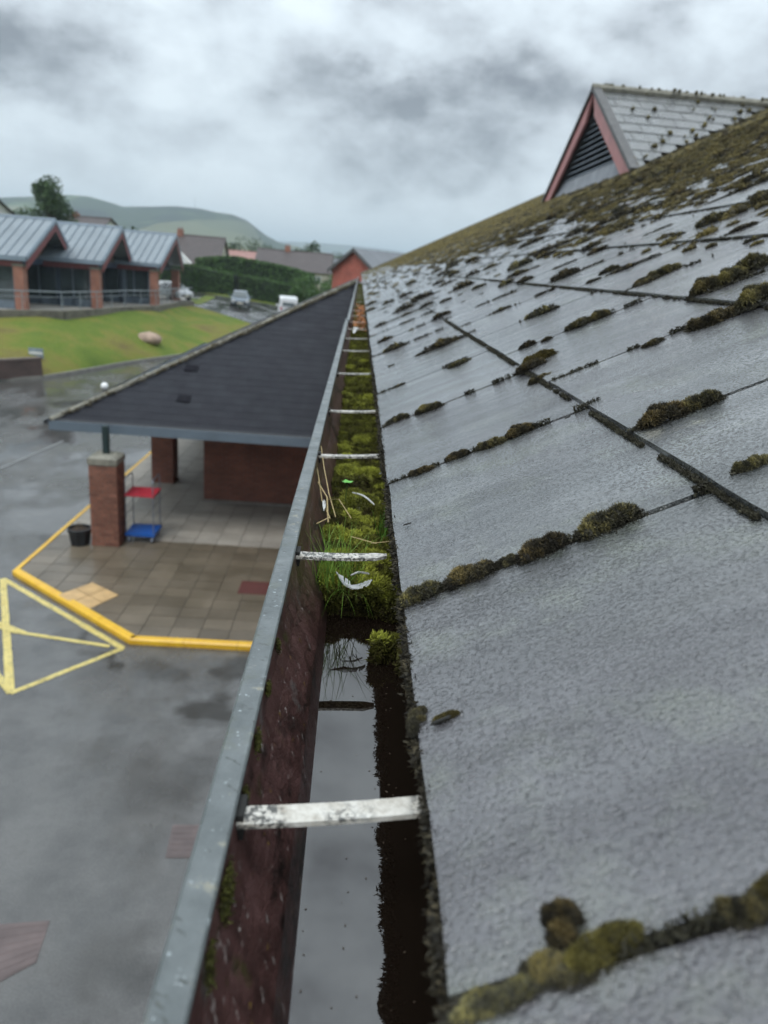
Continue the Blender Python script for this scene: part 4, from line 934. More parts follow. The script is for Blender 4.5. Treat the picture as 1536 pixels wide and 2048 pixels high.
def feather(pts, widths, lab, curl=.003):
    P = [Vector(p) for p in pts]; n = 26; V_, F_ = [], []
    def at(t):
        f_ = t * (len(P) - 1); i = min(int(f_), len(P) - 2); u = f_ - i
        p0 = P[max(i - 1, 0)]; p1 = P[i]; p2 = P[i + 1]; p3 = P[min(i + 2, len(P) - 1)]
        return .5 * ((2 * p1) + (p2 - p0) * u + (2 * p0 - 5 * p1 + 4 * p2 - p3) * u * u + (3 * p1 - p0 - 3 * p2 + p3) * u ** 3)
    q = MB()
    for sd in (-1, 1):
        for i in range(n):
            t0, t1 = i / n, (i + .93) / n; p0, p1 = at(t0), at(min(t1, 1)); d = (p1 - p0).normalized(); sdv = d.cross(Vector((0, 0, 1))).normalized() * sd
            w_ = widths(t0) * (1 if sd > 0 else .7) * rnd.uniform(.85, 1.05); tip = d * w_ * .8
            if t0 > .15 and rnd.random() < .1: w_ *= .5
            q.add([p0, p1, p1 + sdv * w_ + tip + Vector((0, 0, curl * .4)), p0 + sdv * w_ + tip + Vector((0, 0, curl * .4))], [(0, 1, 2, 3)])
    q.tube([at(i / 12) for i in range(13)], [.0005 * (1 - i / 14) + .0001 for i in range(13)], 5)
    tag(q.build('feather', M['feather']), lab, 'feather', 'white feathers in the gutter')
feather([tuple(at_z(a, b_, z_)) for a, b_, z_ in ((744, 1160, 5.918), (728, 1172, 5.916), (706, 1176, 5.915), (688, 1164, 5.918), (672, 1146, 5.924))], lambda t: .0010 + .0062 * max(0, math.sin(min(1, t * 1.15) * math.pi)) ** .7, 'curved white feather lying on the moss edge nearest the open water')
feather([tuple(at_z(738, 1148, 5.918)), tuple(at_z(718, 1146, 5.920)), tuple(at_z(702, 1152, 5.918))], lambda t: .0004 + .0012 * math.sin(t * math.pi), 'thin wispy white feather just behind the curved one')
feather([(.036, .862, 5.925), (.022, .878, 5.930), (.008, .890, 5.930)], lambda t: .0003 + .0013 * math.sin(t * math.pi), 'white feather beside the green seedling in the moss')
feather([(-.024, .812, 5.93), (-.026, .845, 5.932)], lambda t: .0005 + .0020 * math.sin(t * math.pi), 'small white feather at the maroon gutter side')
feather([(.045, .99, 5.93), (.058, 1.0, 5.932)], lambda t: .0005 + .0030 * math.sin(t * math.pi), 'small white feather under the slate edge near the third strap')
Vi, Fi = ICO2
feather([(-.012, 3.30, 5.925), (-.004, 3.36, 5.945), (.004, 3.44, 5.935)], lambda t: .004 + .009 * math.sin(t * math.pi), 'white feather lying in front of the rusty leaves far along the gutter')
# seedling
sd_ = thing('seedling', (.0, .90, 5.925), 'tiny green seedling with round leaves in the gutter moss', 'plant')
MB().tube([(.0, .90, 5.915), (.001, .90, 5.94)], .0006, 5).build('stem', M['hedge'], sd_)
k = NT('seedling_leaf'); M['seed'] = k.set((.10, .36, .04), .4)
for a in (0.3, 1.9, 3.4, 4.8):
    c_ = Vector((.001, .90, 5.94)); d = Vector((math.cos(a), math.sin(a), .3)) * .008; s2 = Vector((-math.sin(a), math.cos(a), 0)) * .004
    MB().add([c_, c_ + d * .5 + s2, c_ + d, c_ + d * .5 - s2], [(0, 1, 2, 3)]).build('leaf', M['seed'], sd_)
# rusty leaves
lv = MB()
for i in range(600):
    y_ = 3.4 + 1.9 * rnd.random() ** .9; c_ = Vector((rnd.gauss(.022, .016), y_, 5.925 + rnd.random() * .02 + (.02 if rnd.random() < .3 else 0))); a = rnd.uniform(0, 6.3); l = rnd.uniform(.006, .015)
    d = Vector((math.cos(a), math.sin(a), rnd.uniform(-.5, .8))) * l; s2 = Vector((-math.sin(a), math.cos(a), rnd.uniform(-.4, .4))) * l * .4
    lv.add([c_ - d, c_ + s2, c_ + d, c_ - s2], [(0, 1, 2, 3)])
tag(lv.build('dead_leaves', M['rust_leaf']), 'heap of rusty orange dead leaves lying far along the gutter', 'leaves', kind='stuff')

# ================================================================== CANOPY
can = thing('canopy', (-3, 18, 0), 'hipped dark slate canopy on brick pillars over the paved entrance', 'canopy')
CP = R(27); CY, CZ, CXL = 15.86, 2.56, -6.42
def cr(x_, s_, n_=0.0): return (x_, CY + s_ * math.cos(CP) - n_ * math.sin(CP), CZ + s_ * math.sin(CP) + n_ * math.cos(CP))
HS = 7.05                       # slope length up to the hip's top
def hipx(s_): return CXL + s_ * math.cos(CP)
mb = MB(); mb.slab([cr(CXL, 0, -.01), cr(-.07, 0, -.01), cr(-.07, HS, -.01), cr(hipx(HS), HS, -.01)], (0, 0, -.12))
top = cr(hipx(HS), HS, -.01)
mb.slab([cr(CXL, 0, -.012), top, (top[0], 34, top[2]), (CXL, 34, CZ)], (0, 0, -.12))
croof = mb.build('roof', M['cslate'], can)
# front slates
EXC = .25; rows = int(HS / EXC); cands = []
rr_ = random.Random(9)
for i in range(rows):
    s0 = i * EXC; x_ = -.08 - (0 if i % 2 else .15)
    while x_ > CXL - .3:
        a, b_ = x_ - .297, x_
        cands.append((s0, a, min(b_, -.075))); x_ -= .302
cnt = 0; stuffb = MB()
for s0, a, b_ in cands:
    hl_, hh_ = hipx(s0) + .02, hipx(s0 + EXC) + .02
    if b_ < hl_ + .02: continue
    hl2 = max(a, hl_); hh2 = max(a, min(hh_, b_ - .005)); jz = rr_.uniform(0, .002)
    jz *= .4
    A = [cr(hl2, s0, .008 + jz), cr(b_, s0, .008 + jz), cr(b_, s0 + EXC + .01, .004), cr(max(hh2, hl2), s0 + EXC + .01, .004)]
    B = [cr(hl2, s0, .0125 + jz), cr(b_, s0, .0125 + jz), cr(b_, s0 + EXC + .01, .009), cr(max(hh2, hl2), s0 + EXC + .01, .009)]
    pq = proj(A[0])
    lipx = 500 + .29 * (1300 - pq[1])
    if pq[0] < lipx - 4 and cnt < 292: MB().hexa(A, B).build('slate', M['cslate'], croof); cnt += 1
    else: stuffb.hexa(A, B)
stuffb.build('remaining_slates', M['cslate'], croof, kind='stuff')
for (x_, s_) in ((-3.86, 2.28), (-3.80, 1.08)):
    MB().hexa([cr(x_ - .15, s_ - .13, .019), cr(x_ + .15, s_ - .13, .019), cr(x_ + .15, s_ + .13, .015), cr(x_ - .15, s_ + .13, .015)],
              [cr(x_ - .15, s_ - .13, .035), cr(x_ + .15, s_ - .13, .035), cr(x_ + .15, s_ + .13, .022), cr(x_ - .15, s_ + .13, .022)]).build('slate_vent', M['cvent'], croof)
MB().box(CXL, -.07, CY - .06, CY - .035, CZ - .185, CZ + .015).build('fascia', M['fascia'], can)
MB().box(CXL - .03, CXL, CY - .06, 33, CZ - .185, CZ + .015).build('fascia', M['fascia'], can)
MB().box(CXL + .01, -.07, CY - .034, CY + .5, CZ - .14, CZ - .12).build('soffit', M['fascia'], can)
MB().extrude_y([(CXL - .13, CZ + .01), (CXL - .13, CZ - .06), (CXL - .03, CZ - .06), (CXL - .03, CZ - .045), (CXL - .115, CZ - .045), (CXL - .115, CZ + .01)], [CY - .08, 33]).build('side_gutter', M['black'], can)
MB().hexa([cr(CXL, -.02, .018), cr(-.07, -.02, .018), cr(-.07, .05, .022), cr(CXL + .05, .05, .022)], [cr(CXL, -.02, .024), cr(-.07, -.02, .024), cr(-.07, .05, .028), cr(CXL + .05, .05, .028)]).build('drip_edge', M['black'], can)
# hip tiles
ht = R(0); n = 20
for i in range(n):
    a = Vector(cr(hipx(HS * i / n), HS * i / n, .03)); b_ = Vector(cr(hipx(HS * (i + 1.06) / n), HS * (i + 1.06) / n, .03))
    MB().tube([a, b_], [.065, .055], 7).build('hip_tile', M['concrete'], can)
rng = np.random.default_rng(33); n = 900
t = rng.random(n) ** .75 * HS; V_, F_, C_ = [], [], []
parts = []
Vi, Fi = ICO1
for i in range(n):
    c_ = np.array(cr(hipx(t[i]) + rng.normal(0.03, .05), t[i] + rng.normal(0, .03), .055 + rng.uniform(-.02, .03)))
    r_ = rng.uniform(.012, .036); parts.append((c_ + Vi * [r_ * 1.1, r_ * 1.1, r_ * .6] * rng.uniform(.8, 1.2, (len(Vi), 1)), Fi, mosscol(np.full(len(Vi), rng.uniform(.2, 1.0)) if True else 0, 'yellow') * .9 + .04))
V_, F_, C_ = merge(parts); o = link('hip_moss', np_mesh('hip_moss', V_, F_, M['moss'], C_), None, (0, 0, 0)); tag(o, 'ragged crust of tan moss along the hip of the dark canopy roof', 'moss', kind='stuff')
# pillars
def brick_pillar(x0, x1, y0, y1, h, single):
    p = thing('brick_pillar', ((x0 + x1) / 2, (y0 + y1) / 2, 0))
    p.parent = can; p.location = Vector(((x0 + x1) / 2, (y0 + y1) / 2, 0)) - WL[can.name]
    return p
BL, BH = .215, .065
def brick_box(w, d, h, nm='brick'):
    q = MB(); c_ = .003; q.hexa([(-w / 2, -d / 2, 0), (w / 2, -d / 2, 0), (w / 2, d / 2, 0), (-w / 2, d / 2, 0)], [(-w / 2 + c_, -d / 2 + c_, h), (w / 2 - c_, -d / 2 + c_, h), (w / 2 - c_, d / 2 - c_, h), (-w / 2 + c_, d / 2 - c_, h)])
    me = bpy.data.meshes.new(nm); me.from_pydata(q.v, [], q.f); me.materials.append(M['brick']); return me
BRM = brick_box(.212, .102, BH)
def pillar(x0, x1, y0, y1, h, cap=True):
    body = MB().box(x0 + .012, x1 - .012, y0 + .012, y1 - .012, 0, h).build('pillar', M['mortar'], can)
    nc = int(h / .075)
    for c_ in range(nc):
        z_ = c_ * .075 + .006
        for (ax, a0, a1, oth, sg) in (('x', x0, x1, y0, 1), ('y', y0, y1, x1, -1)):
            L_ = a1 - a0; nb = int(round(L_ / .224)); bw = L_ / nb; st = (0 if c_ % 2 else -bw / 2)
            for j in range(nb + 1):
                u0 = max(a0, a0 + st + j * bw) ; u1 = min(a1, a0 + st + (j + 1) * bw)
                if u1 - u0 < .05: continue
                o = bpy.data.objects.new('brick', BRM); COL.objects.link(o); o.parent = body
                cc = (u0 + u1) / 2; d_ = .051
                w_ = Vector((cc, y0 + d_ , z_)) if ax == 'x' else Vector((x1 - d_, cc, z_))
                if ax == 'y': w_.x += .0006 
                o.location = w_ - WL[body.name]; o.scale = ((u1 - u0 - .011) / .212, 1, 1)
                if ax == 'y': o.rotation_euler = (0, 0, math.pi / 2); o.scale = ((u1 - u0 - .011 - (.0 if c_ % 2 else .0)) / .212, .985, .995)
    return body
p1 = pillar(-5.45, -4.86, 15.2, 15.79, 1.83)
MB().box(-5.462, -4.848, 15.188, 15.802, 1.83, 1.96).hexa([(-5.462, 15.188, 1.96), (-4.848, 15.188, 1.96), (-4.848, 15.802, 1.96), (-5.462, 15.802, 1.96)], [(-5.36, 15.29, 2.02), (-4.95, 15.29, 2.02), (-4.95, 15.70, 2.02), (-5.36, 15.70, 2.02)]).build('pillar_cap', M['concrete'], can)
MB().box(-5.21, -5.09, 15.44, 15.56, 2.02, CZ + .05).build('post', M['dark_steel'], can)
p2 = MB().box(-5.48, -4.88, 20.2, 20.8, 0, 3.0).build('pillar', M['brickwall'], can, origin=(0, 0, 0))
MB().box(-3.75, .10, 18.8, 29.0, 0, 3.3).build('wall', M['brickwall'], can, origin=(0, 0, 0))
MB().box(-3.78, .09, 18.76, 18.80, 0.0, .06).build('wall_plinth', M['kerb_grey'], can)
MB().box(-5.45, -4.9, 26.2, 26.8, 0, 3.0).build('pillar', M['brickwall'], can, origin=(0, 0, 0))

# ================================================================== GROUND
GZ = -.1
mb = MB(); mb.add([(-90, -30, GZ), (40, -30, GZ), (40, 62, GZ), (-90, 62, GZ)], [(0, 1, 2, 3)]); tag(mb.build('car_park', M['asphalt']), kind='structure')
def g(x_, y_, z=GZ): return at_z(x_, y_, z)
# paving
def clip(poly, a, b_, c_):   # keep a*x+b*y+c>=0
    o_ = []
    for i in range(len(poly)):
        p, q = poly[i], poly[(i + 1) % len(poly)]; fp = a * p[0] + b_ * p[1] + c_; fq = a * q[0] + b_ * q[1] + c_
        if fp >= 0: o_.append(p)
        if fp * fq < 0: t_ = fp / (fp - fq); o_.append((p[0] + (q[0] - p[0]) * t_, p[1] + (q[1] - p[1]) * t_))
    return o_
KA, KB, KC, KD = (-6.47, 13.66), (-3.45, 11.17), (0.12, 11.17), (-6.42, 34.0)
mb = MB(); mb.slab([(KA[0] + .1, KA[1] + .03, GZ), (KB[0], KB[1] + .1, GZ), (.12, 11.27, GZ), (.12, 34, GZ), (KD[0] + .1, 34, GZ)], (0, 0, .085))
pav = tag(mb.build('pavement', M['joint']), kind='structure')
dxk, dyk = KB[0] - KA[0], KB[1] - KA[1]; ln_ = math.hypot(dxk, dyk); na, nb_ = -dyk / ln_, dxk / ln_   # inward normal
ck = -(na * KA[0] + nb_ * KA[1]) - .13
SXS, SYS = .5, .4; cnt = 0; rest = MB()
OCH = [(-4.79, 13.31), (-4.13, 12.82), (-4.50, 12.10), (-5.21, 12.67)]
for j in range(58):
    y0 = 11.29 + j * SYS
    for i in range(14):
        x0 = -6.86 + i * SXS
        poly = [(x0 + .006, y0 + .006), (x0 + SXS - .006, y0 + .006), (x0 + SXS - .006, y0 + SYS - .006), (x0 + .006, y0 + SYS - .006)]
        poly = clip(poly, 1, 0, 6.34)
        poly = clip(poly, -1, 0, .11) if poly else poly
        poly = clip(poly, na, nb_, ck) if poly else poly
        if len(poly) < 3: continue
        z_ = -.004 + rnd.uniform(-.0025, .0025)
        hid = proj((x0 + .25, y0, 0))[0] > 500 + .29 * (1300 - proj((x0 + .25, y0, 0))[1]) + 10
        if y0 < 23 and not hid and cnt < 298: MB().slab([(p[0], p[1], GZ + .05) for p in poly], (0, 0, z_ - GZ - .05)).build('paving_slab', M['slab'], pav); cnt += 1
        else: rest.slab([(p[0], p[1], GZ + .05) for p in poly], (0, 0, z_ - GZ - .05))
rest.build('remaining_slabs', M['slab'], pav, kind='stuff')
# kerb
kerb = tag(thing('kerb', (-3.4, 11.2, 0)), None, None, None, 'structure')
def kerb_run(a, b_, w=.13, mat_=M['kerb_yellow'], seg=.9, h=.004):
    a = Vector((*a, 0)); b_ = Vector((*b_, 0)); d = b_ - a; n_ = max(1, round(d.length / seg)); nn = Vector((-d.y, d.x, 0)).normalized()
    for i in range(n_):
        p, q = a + d * (i + .004) / n_, a + d * (i + .996) / n_; pr0 = [(0, GZ), (0, h - .025), (.025, h), (w, h), (w, GZ)]
        q_ = MB(); vs = [(*(b0 + nn * u).to_2d(), z_ + .003 * ((i * 7) % 3 - 1) * (z_ > 0)) for b0 in (p, q) for u, z_ in pr0]
        q_.add(vs, [(0, 1, 2, 3, 4)[::-1], (5, 6, 7, 8, 9), (0, 1, 6, 5)[::-1], (1, 2, 7, 6)[::-1], (2, 3, 8, 7)[::-1], (3, 4, 9, 8)[::-1]]); q_.build('kerb_stone', mat_, kerb)
kerb_run(KA, KB, .14); kerb_run(KB, KC, .13); kerb_run((KD[0], 34), KA, .11)
# painted hatch box
SZ = 0.0
def stripe(a, b_, w, name='road_marking'):
    a = Vector((*a, 0)); b_ = Vector((*b_, 0)); d = (b_ - a).normalized(); nn = Vector((-d.y, d.x, 0)) * w / 2
    global SZ; SZ += .0012; n_ = max(2, int((b_ - a).length / .15)); q = MB(); vs = []
    for i in range(n_ + 1):
        p = a + (b_ - a) * i / n_; j1, j2 = rnd.uniform(.88, 1.08), rnd.uniform(.88, 1.08)
        vs += [(*(p + nn * j1).to_2d(), GZ + .003 + SZ), (*(p - nn * j2).to_2d(), GZ + .003 + SZ)]
    q.add(vs, [(2 * i, 2 * i + 1, 2 * i + 3, 2 * i + 2) for i in range(n_)]); return q
H1, H2, H3 = (-6.56, 13.45), (-3.52, 11.02), (-4.70, 9.55)
mb = MB()
def addst(q): mb.add(q.v, q.f)
addst(stripe(H1, H2, .11)); addst(stripe(H2, H3, .10)); addst(stripe(H1, H3, .12)); addst(stripe((-5.45, 11.38), (-3.75, 11.06), .09)); addst(stripe((-5.9, 11.7), (-5.25, 11.35), .09)); addst(stripe((-5.6, 10.6), H3, .10)); addst(stripe((-7.4, 12.2), (-5.45, 11.38), .09))
tag(mb.build('yellow_hatching', M['paint']), kind='structure')
mb = MB(); addst(stripe((-10.1, 19.5), (-9.55, 24.5), .10)); tag(mb.build('parking_line', simple('faded_white_paint', (.16, .165, .165), .4)), kind='structure')
# ochre tactile tiles, red mat, pink tactile patches
oc = thing('tactile_patch', (-4.6, 12.7, 0), 'ochre square of four tactile tiles set askew in the paving by the yellow kerb', 'tactile paving')
P_ = [Vector((*p, 0)) for p in OCH]
for i in range(2):
    for j in range(2):
        def bl_(u, v_): return P_[0] * (1 - u) * (1 - v_) + P_[1] * u * (1 - v_) + P_[2] * u * v_ + P_[3] * (1 - u) * v_
        q = [bl_(i / 2 + .01, j / 2 + .01), bl_(i / 2 + .49, j / 2 + .01), bl_(i / 2 + .49, j / 2 + .49), bl_(i / 2 + .01, j / 2 + .49)]
        MB().slab([(p.x, p.y, -.005) for p in q][::-1], (0, 0, .010)).build('tile', M['ochre'], oc)
tag(MB().slab([(-1.98, 13.8, -.003), (-1.98, 13.2, -.003), (-1.2, 13.2, -.003), (-1.2, 13.8, -.003)], (0, 0, .009)).build('floor_mat', M['redmat']), 'dark red rectangle lying on the wet paving beside the gutter lip', 'mat')
def ribbed(pts, nrib, lab):
    th = thing('tactile_patch', (*pts[0], GZ), lab, 'tactile paving', 'pink tactile patches in the car park')
    P = [Vector((*p, 0)) for p in pts]
    MB().slab([(p.x, p.y, GZ + .002) for p in P], (0, 0, .004)).build('tile', M['pink'], th)
    for i in range(nrib):
        u = (i + .5) / nrib; a = P[0].lerp(P[1], u); b_ = P[3].lerp(P[2], u); d = (b_ - a).normalized() * .02; nn = Vector((-d.y, d.x, 0)) * .75
        MB().slab([(*(a + d - nn).to_2d(), GZ + .006), (*(b_ - d - nn).to_2d(), GZ + .006), (*(b_ - d + nn).to_2d(), GZ + .006), (*(a + d + nn).to_2d(), GZ + .006)], (0, 0, .0025)).build('rib', M['pink'], th)
def gp(x_, y_): p = g(x_, y_); return (p[0], p[1])
ribbed([gp(345, 1650), gp(330, 1716), gp(445, 1716), gp(450, 1650)], 6, 'pink ribbed patch half hidden behind the gutter lip')
ribbed([gp(100, 1842), gp(72, 1925), gp(-40, 1985), gp(-10, 1850)], 7, 'pink ribbed patch at the bottom left edge of the car park')

# ---- planter, trolley
pl = thing('planter', (-5.72, 15.25, 0), 'black octagonal planter with dead twigs standing beside the brick pillar', 'planter')
mb = MB(); mb.lathe([(.20, 0), (.25, .30), (.27, .31), (.27, .37), (.235, .37), (.225, .30), (.01, .30)], (-5.72, 15.28, 0), 8); mb.build('pot', M['black'], pl)
MB().lathe([(.22, .30), (.2, .325), (.05, .34)], (-5.72, 15.28, 0), 8).build('soil', M['soil'], pl)
for i in range(9):
    a = rnd.uniform(0, 6.28); l = rnd.uniform(.08, .2); c_ = Vector((-5.72 + rnd.uniform(-.1, .1), 15.28 + rnd.uniform(-.1, .1), .32))
    MB().tube([c_, c_ + Vector((math.cos(a) * l * .4, math.sin(a) * l * .4, l))], .006, 4).build('twig', M['twig'], pl)
tr = thing('shelf_trolley', (-4.5, 15.8, 0), 'wire trolley with blue base and red shelf behind the brick pillar', 'trolley')
X0, X1, Ya, Yb = -4.80, -4.20, 15.5, 16.15
def vent(z_, mname, nm, t=.05):
    q = MB(); q.box(X0 - .02, X1 + .03, Ya, Yb, z_, z_ + t); p = q.build(nm, M[mname], tr)
    for i in range(6):
        MB().box(X0 + .02, X1, Ya + .05 + i * .1, Ya + .09 + i * .1, z_ + t, z_ + t + .012).build('slot_rib', M[mname], p)
vent(.16, 'blue_pl', 'base_deck', .07); vent(1.08, 'red_pl', 'shelf', .035)
for x_ in (X0, X1):
    for y_ in (Ya + .03, Yb - .03):
        MB().tube([(x_, y_, .20), (x_, y_, 1.40), (x_, y_ + (.05 if y_ < 15.8 else -.05), 1.46)], .013, 6).build('upright', M['wire'], tr)
    MB().tube([(x_, Ya + .08, 1.46), (x_, Yb - .08, 1.46)], .013, 6).build('top_rail', M['wire'], tr)
    for i in range(5): MB().tube([(x_, Ya + .03, .42 + i * .2), (x_, Yb - .03, .42 + i * .2)], .006, 5).build('side_wire', M['wire'], tr)
for x_ in (X0 + .06, X1 - .04):
    for y_ in (Ya + .07, Yb - .07):
        w_ = MB().tube([(x_ - .015, y_, .06), (x_ + .015, y_, .06)], .06, 12).build('wheel', M['wire'], tr)
        MB().box(x_ - .025, x_ + .025, y_ - .02, y_ + .02, .10, .16).build('castor_fork', M['wire'], w_)
q = MB(); q.add([(-11.3 + v_[0] * .15, 34.4 + v_[1] * .15, .05 + v_[2] * .15) for v_ in Vi], [tuple(f_) for f_ in Fi]) if False else None
Vi3, Fi3 = ICO3
bc = at_z(209, 772, .06)
q = MB(); q.add([tuple(bc + v_ * .165) for v_ in Vi3], [tuple(f_) for f_ in Fi3]); tag(q.build('ball', M['white'], smooth=True), 'white ball on the wet car park beyond the canopy hip', 'ball')

# ---- bank and upper ground
def upz(x_, y_): return 2.2 - np.clip(.14 * (x_ + 14.5), 0, 1.5)
K = [(-60, 20), (-26, 29), (-18, 33.6)] + [tuple(at_z(a, b_, 0)[:2]) for a, b_ in ((0, 757), (80, 753), (150, 742), (250, 724), (350, 710))] + [(-8.5, 53), (-4, 57), (4, 60), (30, 60)]
def at_up(px, py):
    z_ = 2.2
    for i in range(30): p = at_z(px, py, z_); z_ = float(upz(p[0], p[1]))
    return p
T = [(-66, 30), (-32, 36.5), (-24.5, 40.5)] + [tuple(at_up(a, b_)[:2]) for a, b_ in ((0, 628), (80, 630), (195, 626), (312, 620), (385, 612))] + [tuple(at_up(430, 626)[:2]), tuple(at_up(500, 648)[:2]), (2, 66), (32, 66)]
def resample(P, n):
    P = np.array(P); d = np.concatenate([[0], np.cumsum(np.linalg.norm(np.diff(P, axis=0), axis=1))]); t = np.linspace(0, d[-1], n)
    return np.stack([np.interp(t, d, P[:, 0]), np.interp(t, d, P[:, 1])], 1)
# both polylines share 12 stations, so interpolate station by station
ns = 90; sidx = np.linspace(0, 11, ns); Ka = np.array(K); Ta = np.array(T)
kp = np.stack([np.interp(sidx, range(12), Ka[:, 0]), np.interp(sidx, range(12), Ka[:, 1])], 1)
tp = np.stack([np.interp(sidx, range(12), Ta[:, 0]), np.interp(sidx, range(12), Ta[:, 1])], 1)
V_ = []; nv = 22
for j in range(nv):
    u = j / (nv - 1); p = kp * (1 - u) + tp * u; zt = upz(tp[:, 0], tp[:, 1]); prof = u ** .8 * (1 - .1 * math.sin(u * math.pi)) + .10 * math.sin(u * math.pi)
    z_ = .0 + zt * prof + .25 * (fbm(p[:, 0] * .35, p[:, 1] * .35, 5) - .45) * math.sin(u * math.pi)
    V_.append(np.stack([p[:, 0], p[:, 1], z_], 1))
V_ = np.vstack(V_); idx = np.arange(ns * nv).reshape(nv, ns); F_ = np.stack([idx[:-1, :-1], idx[:-1, 1:], idx[1:, 1:], idx[1:, :-1]], -1).reshape(-1, 4)
BANKV = [tuple(q) for q in V_]
o = link('grass_bank', np_mesh('grass_bank', V_, F_, M['lawn'], None, True), None, (0, 0, 0)); tag(o, kind='structure')
# lower kerb along the bank
bk = tag(thing('bank_kerb', (-14, 40, 0)), None, None, None, 'structure')
kr = resample(K[1:9], 46)
for i in range(45):
    a, b_ = Vector((*kr[i], 0)), Vector((*kr[i + 1], 0)); d = (b_ - a); nn = Vector((d.y, -d.x, 0)).normalized() * .14
    a = a + d * .01
    MB().slab([(a.x, a.y, GZ), (b_.x, b_.y, GZ), ((b_ + nn).x, (b_ + nn).y, GZ), ((a + nn).x, (a + nn).y, GZ)][::-1], (0, 0, .14)).build('kerb_stone', M['kerb_grey'], bk)
# upper terrain from the bank's top outward
V_ = []; nv = 40
far_y = np.linspace(0, 1, nv) ** 2
for u in far_y:
    p = tp.copy(); p[:, 1] = tp[:, 1] * (1 - u) + 330 * u; p[:, 0] = tp[:, 0] * (1 + 3.5 * u); z_ = upz(tp[:, 0], 0) * (1 - u) + u * 1.0
    w_ = np.clip((p[:, 1] - 125) / 100, 0, 1); z_ = upz(p[:, 0], 0) * (1 - w_) + .8 * w_
    V_.append(np.stack([p[:, 0], p[:, 1], z_], 1))
V_ = np.vstack(V_); idx = np.arange(ns * nv).reshape(nv, ns); F_ = np.stack([idx[:-1, :-1], idx[:-1, 1:], idx[1:, 1:], idx[1:, :-1]], -1).reshape(-1, 4)
o = link('upper_lawn', np_mesh('upper_lawn', V_, F_, M['lawn'], None, True), None, (0, 0, 0)); tag(o, kind='structure')
mb = MB(); mb.add([(-9000, -500, -1.2), (9000, -500, -1.2), (9000, 12000, -1.2), (-9000, 12000, -1.2)], [(0, 1, 2, 3)]); tag(mb.build('ground', M['hill']), kind='structure')
# upper road, patio
def upsheet(name, pts, mat_, dz):
    q = MB(); P = [at_up(a, b_) for a, b_ in pts]; q.slab([tuple(p + np.array([0, 0, dz - .3])) for p in P], (0, 0, .3)); return tag(q.build(name, mat_), kind='structure')
def strip2(name, A, B, mat_, dz, n=14):
    A = resample([at_up(*p)[:2] for p in A], n); B = resample([at_up(*p)[:2] for p in B], n); q = MB()
    vs = [(*p, float(upz(p[0], p[1])) + dz) for p in A] + [(*p, float(upz(p[0], p[1])) + dz) for p in B]
    q.add(vs, [(i, i + 1, n + i + 1, n + i) for i in range(n - 1)]); return tag(q.build(name, mat_), kind='structure')
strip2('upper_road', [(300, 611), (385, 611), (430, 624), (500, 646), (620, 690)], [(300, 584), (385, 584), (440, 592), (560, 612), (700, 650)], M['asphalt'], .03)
strip2('patio', [(-60, 626), (50, 628), (195, 624), (312, 617), (383, 609)], [(-60, 590), (50, 590), (195, 590), (312, 590), (383, 596)], M['patio'], .06)
# boulder
V3, F3 = ICO3; bp_ = min(BANKV, key=lambda p: (lambda q: (q[0] - 302) ** 2 + (q[1] - 682) ** 2)(proj(p)))
c_ = np.array(bp_) + [0, 0, .12]; BS_ = proj(bp_)[2] / 47.0
d = 1 + .35 * (fbm(V3[:, 0] * 1.5 + 5, V3[:, 1] * 1.5 + V3[:, 2], 3) - .45)
q = MB(); q.add([tuple(c_ + v_ * np.array([.80, .6, .40]) * BS_ * d_) for v_, d_ in zip(V3, d)], [tuple(f_) for f_ in F3]); tag(q.build('boulder', M['boulder'], smooth=True), 'tan boulder half sunk in the green bank', 'boulder')
# low brick wall and sign at left
lw = thing('low_wall', (-17, 36.6, 0), 'low brown wall at the foot of the bank at the left edge', 'wall')
wa, wb = Vector(at_z(-160, 768, 0)), Vector(at_z(80, 751, 0)); wdv = (wb - wa).normalized(); wnn = Vector((wdv.y, -wdv.x, 0)) * .24
MB().slab([wa + wnn, wa, wb, wb + wnn], (0, 0, .82)).build('wall_face', brickwall('brown_brick', (.075, .045, .038), (.10, .06, .05), (.09, .075, .065)), lw, origin=(0, 0, 0))
MB().slab([wa + wnn * 1.15 + Vector((0, 0, .82)), wa - wnn * .15 + Vector((0, 0, .82)), wb - wnn * .15 + Vector((0, 0, .82)), wb + wnn * 1.15 + Vector((0, 0, .82))], (0, 0, .09)).build('coping', simple('brown_coping', (.13, .10, .085), .6), lw)
sg = thing('sign', (-15.85, 37.9, 0), 'small grey sign on two posts beside the low brown wall', 'sign')
for x_ in (-16.12, -15.55): MB().box(x_ - .04, x_ + .04, 37.86, 37.94, -.05, 1.1).build('post', M['steelblue'], sg)
MB().box(-16.2, -15.48, 37.83, 37.86, .66, 1.14).build('panel', simple('grey_sign', (.20, .25, .28), .4), sg)
MB().box(-16.16, -15.52, 37.822, 37.83, .86, .94).build('stripe', M['render'], sg)

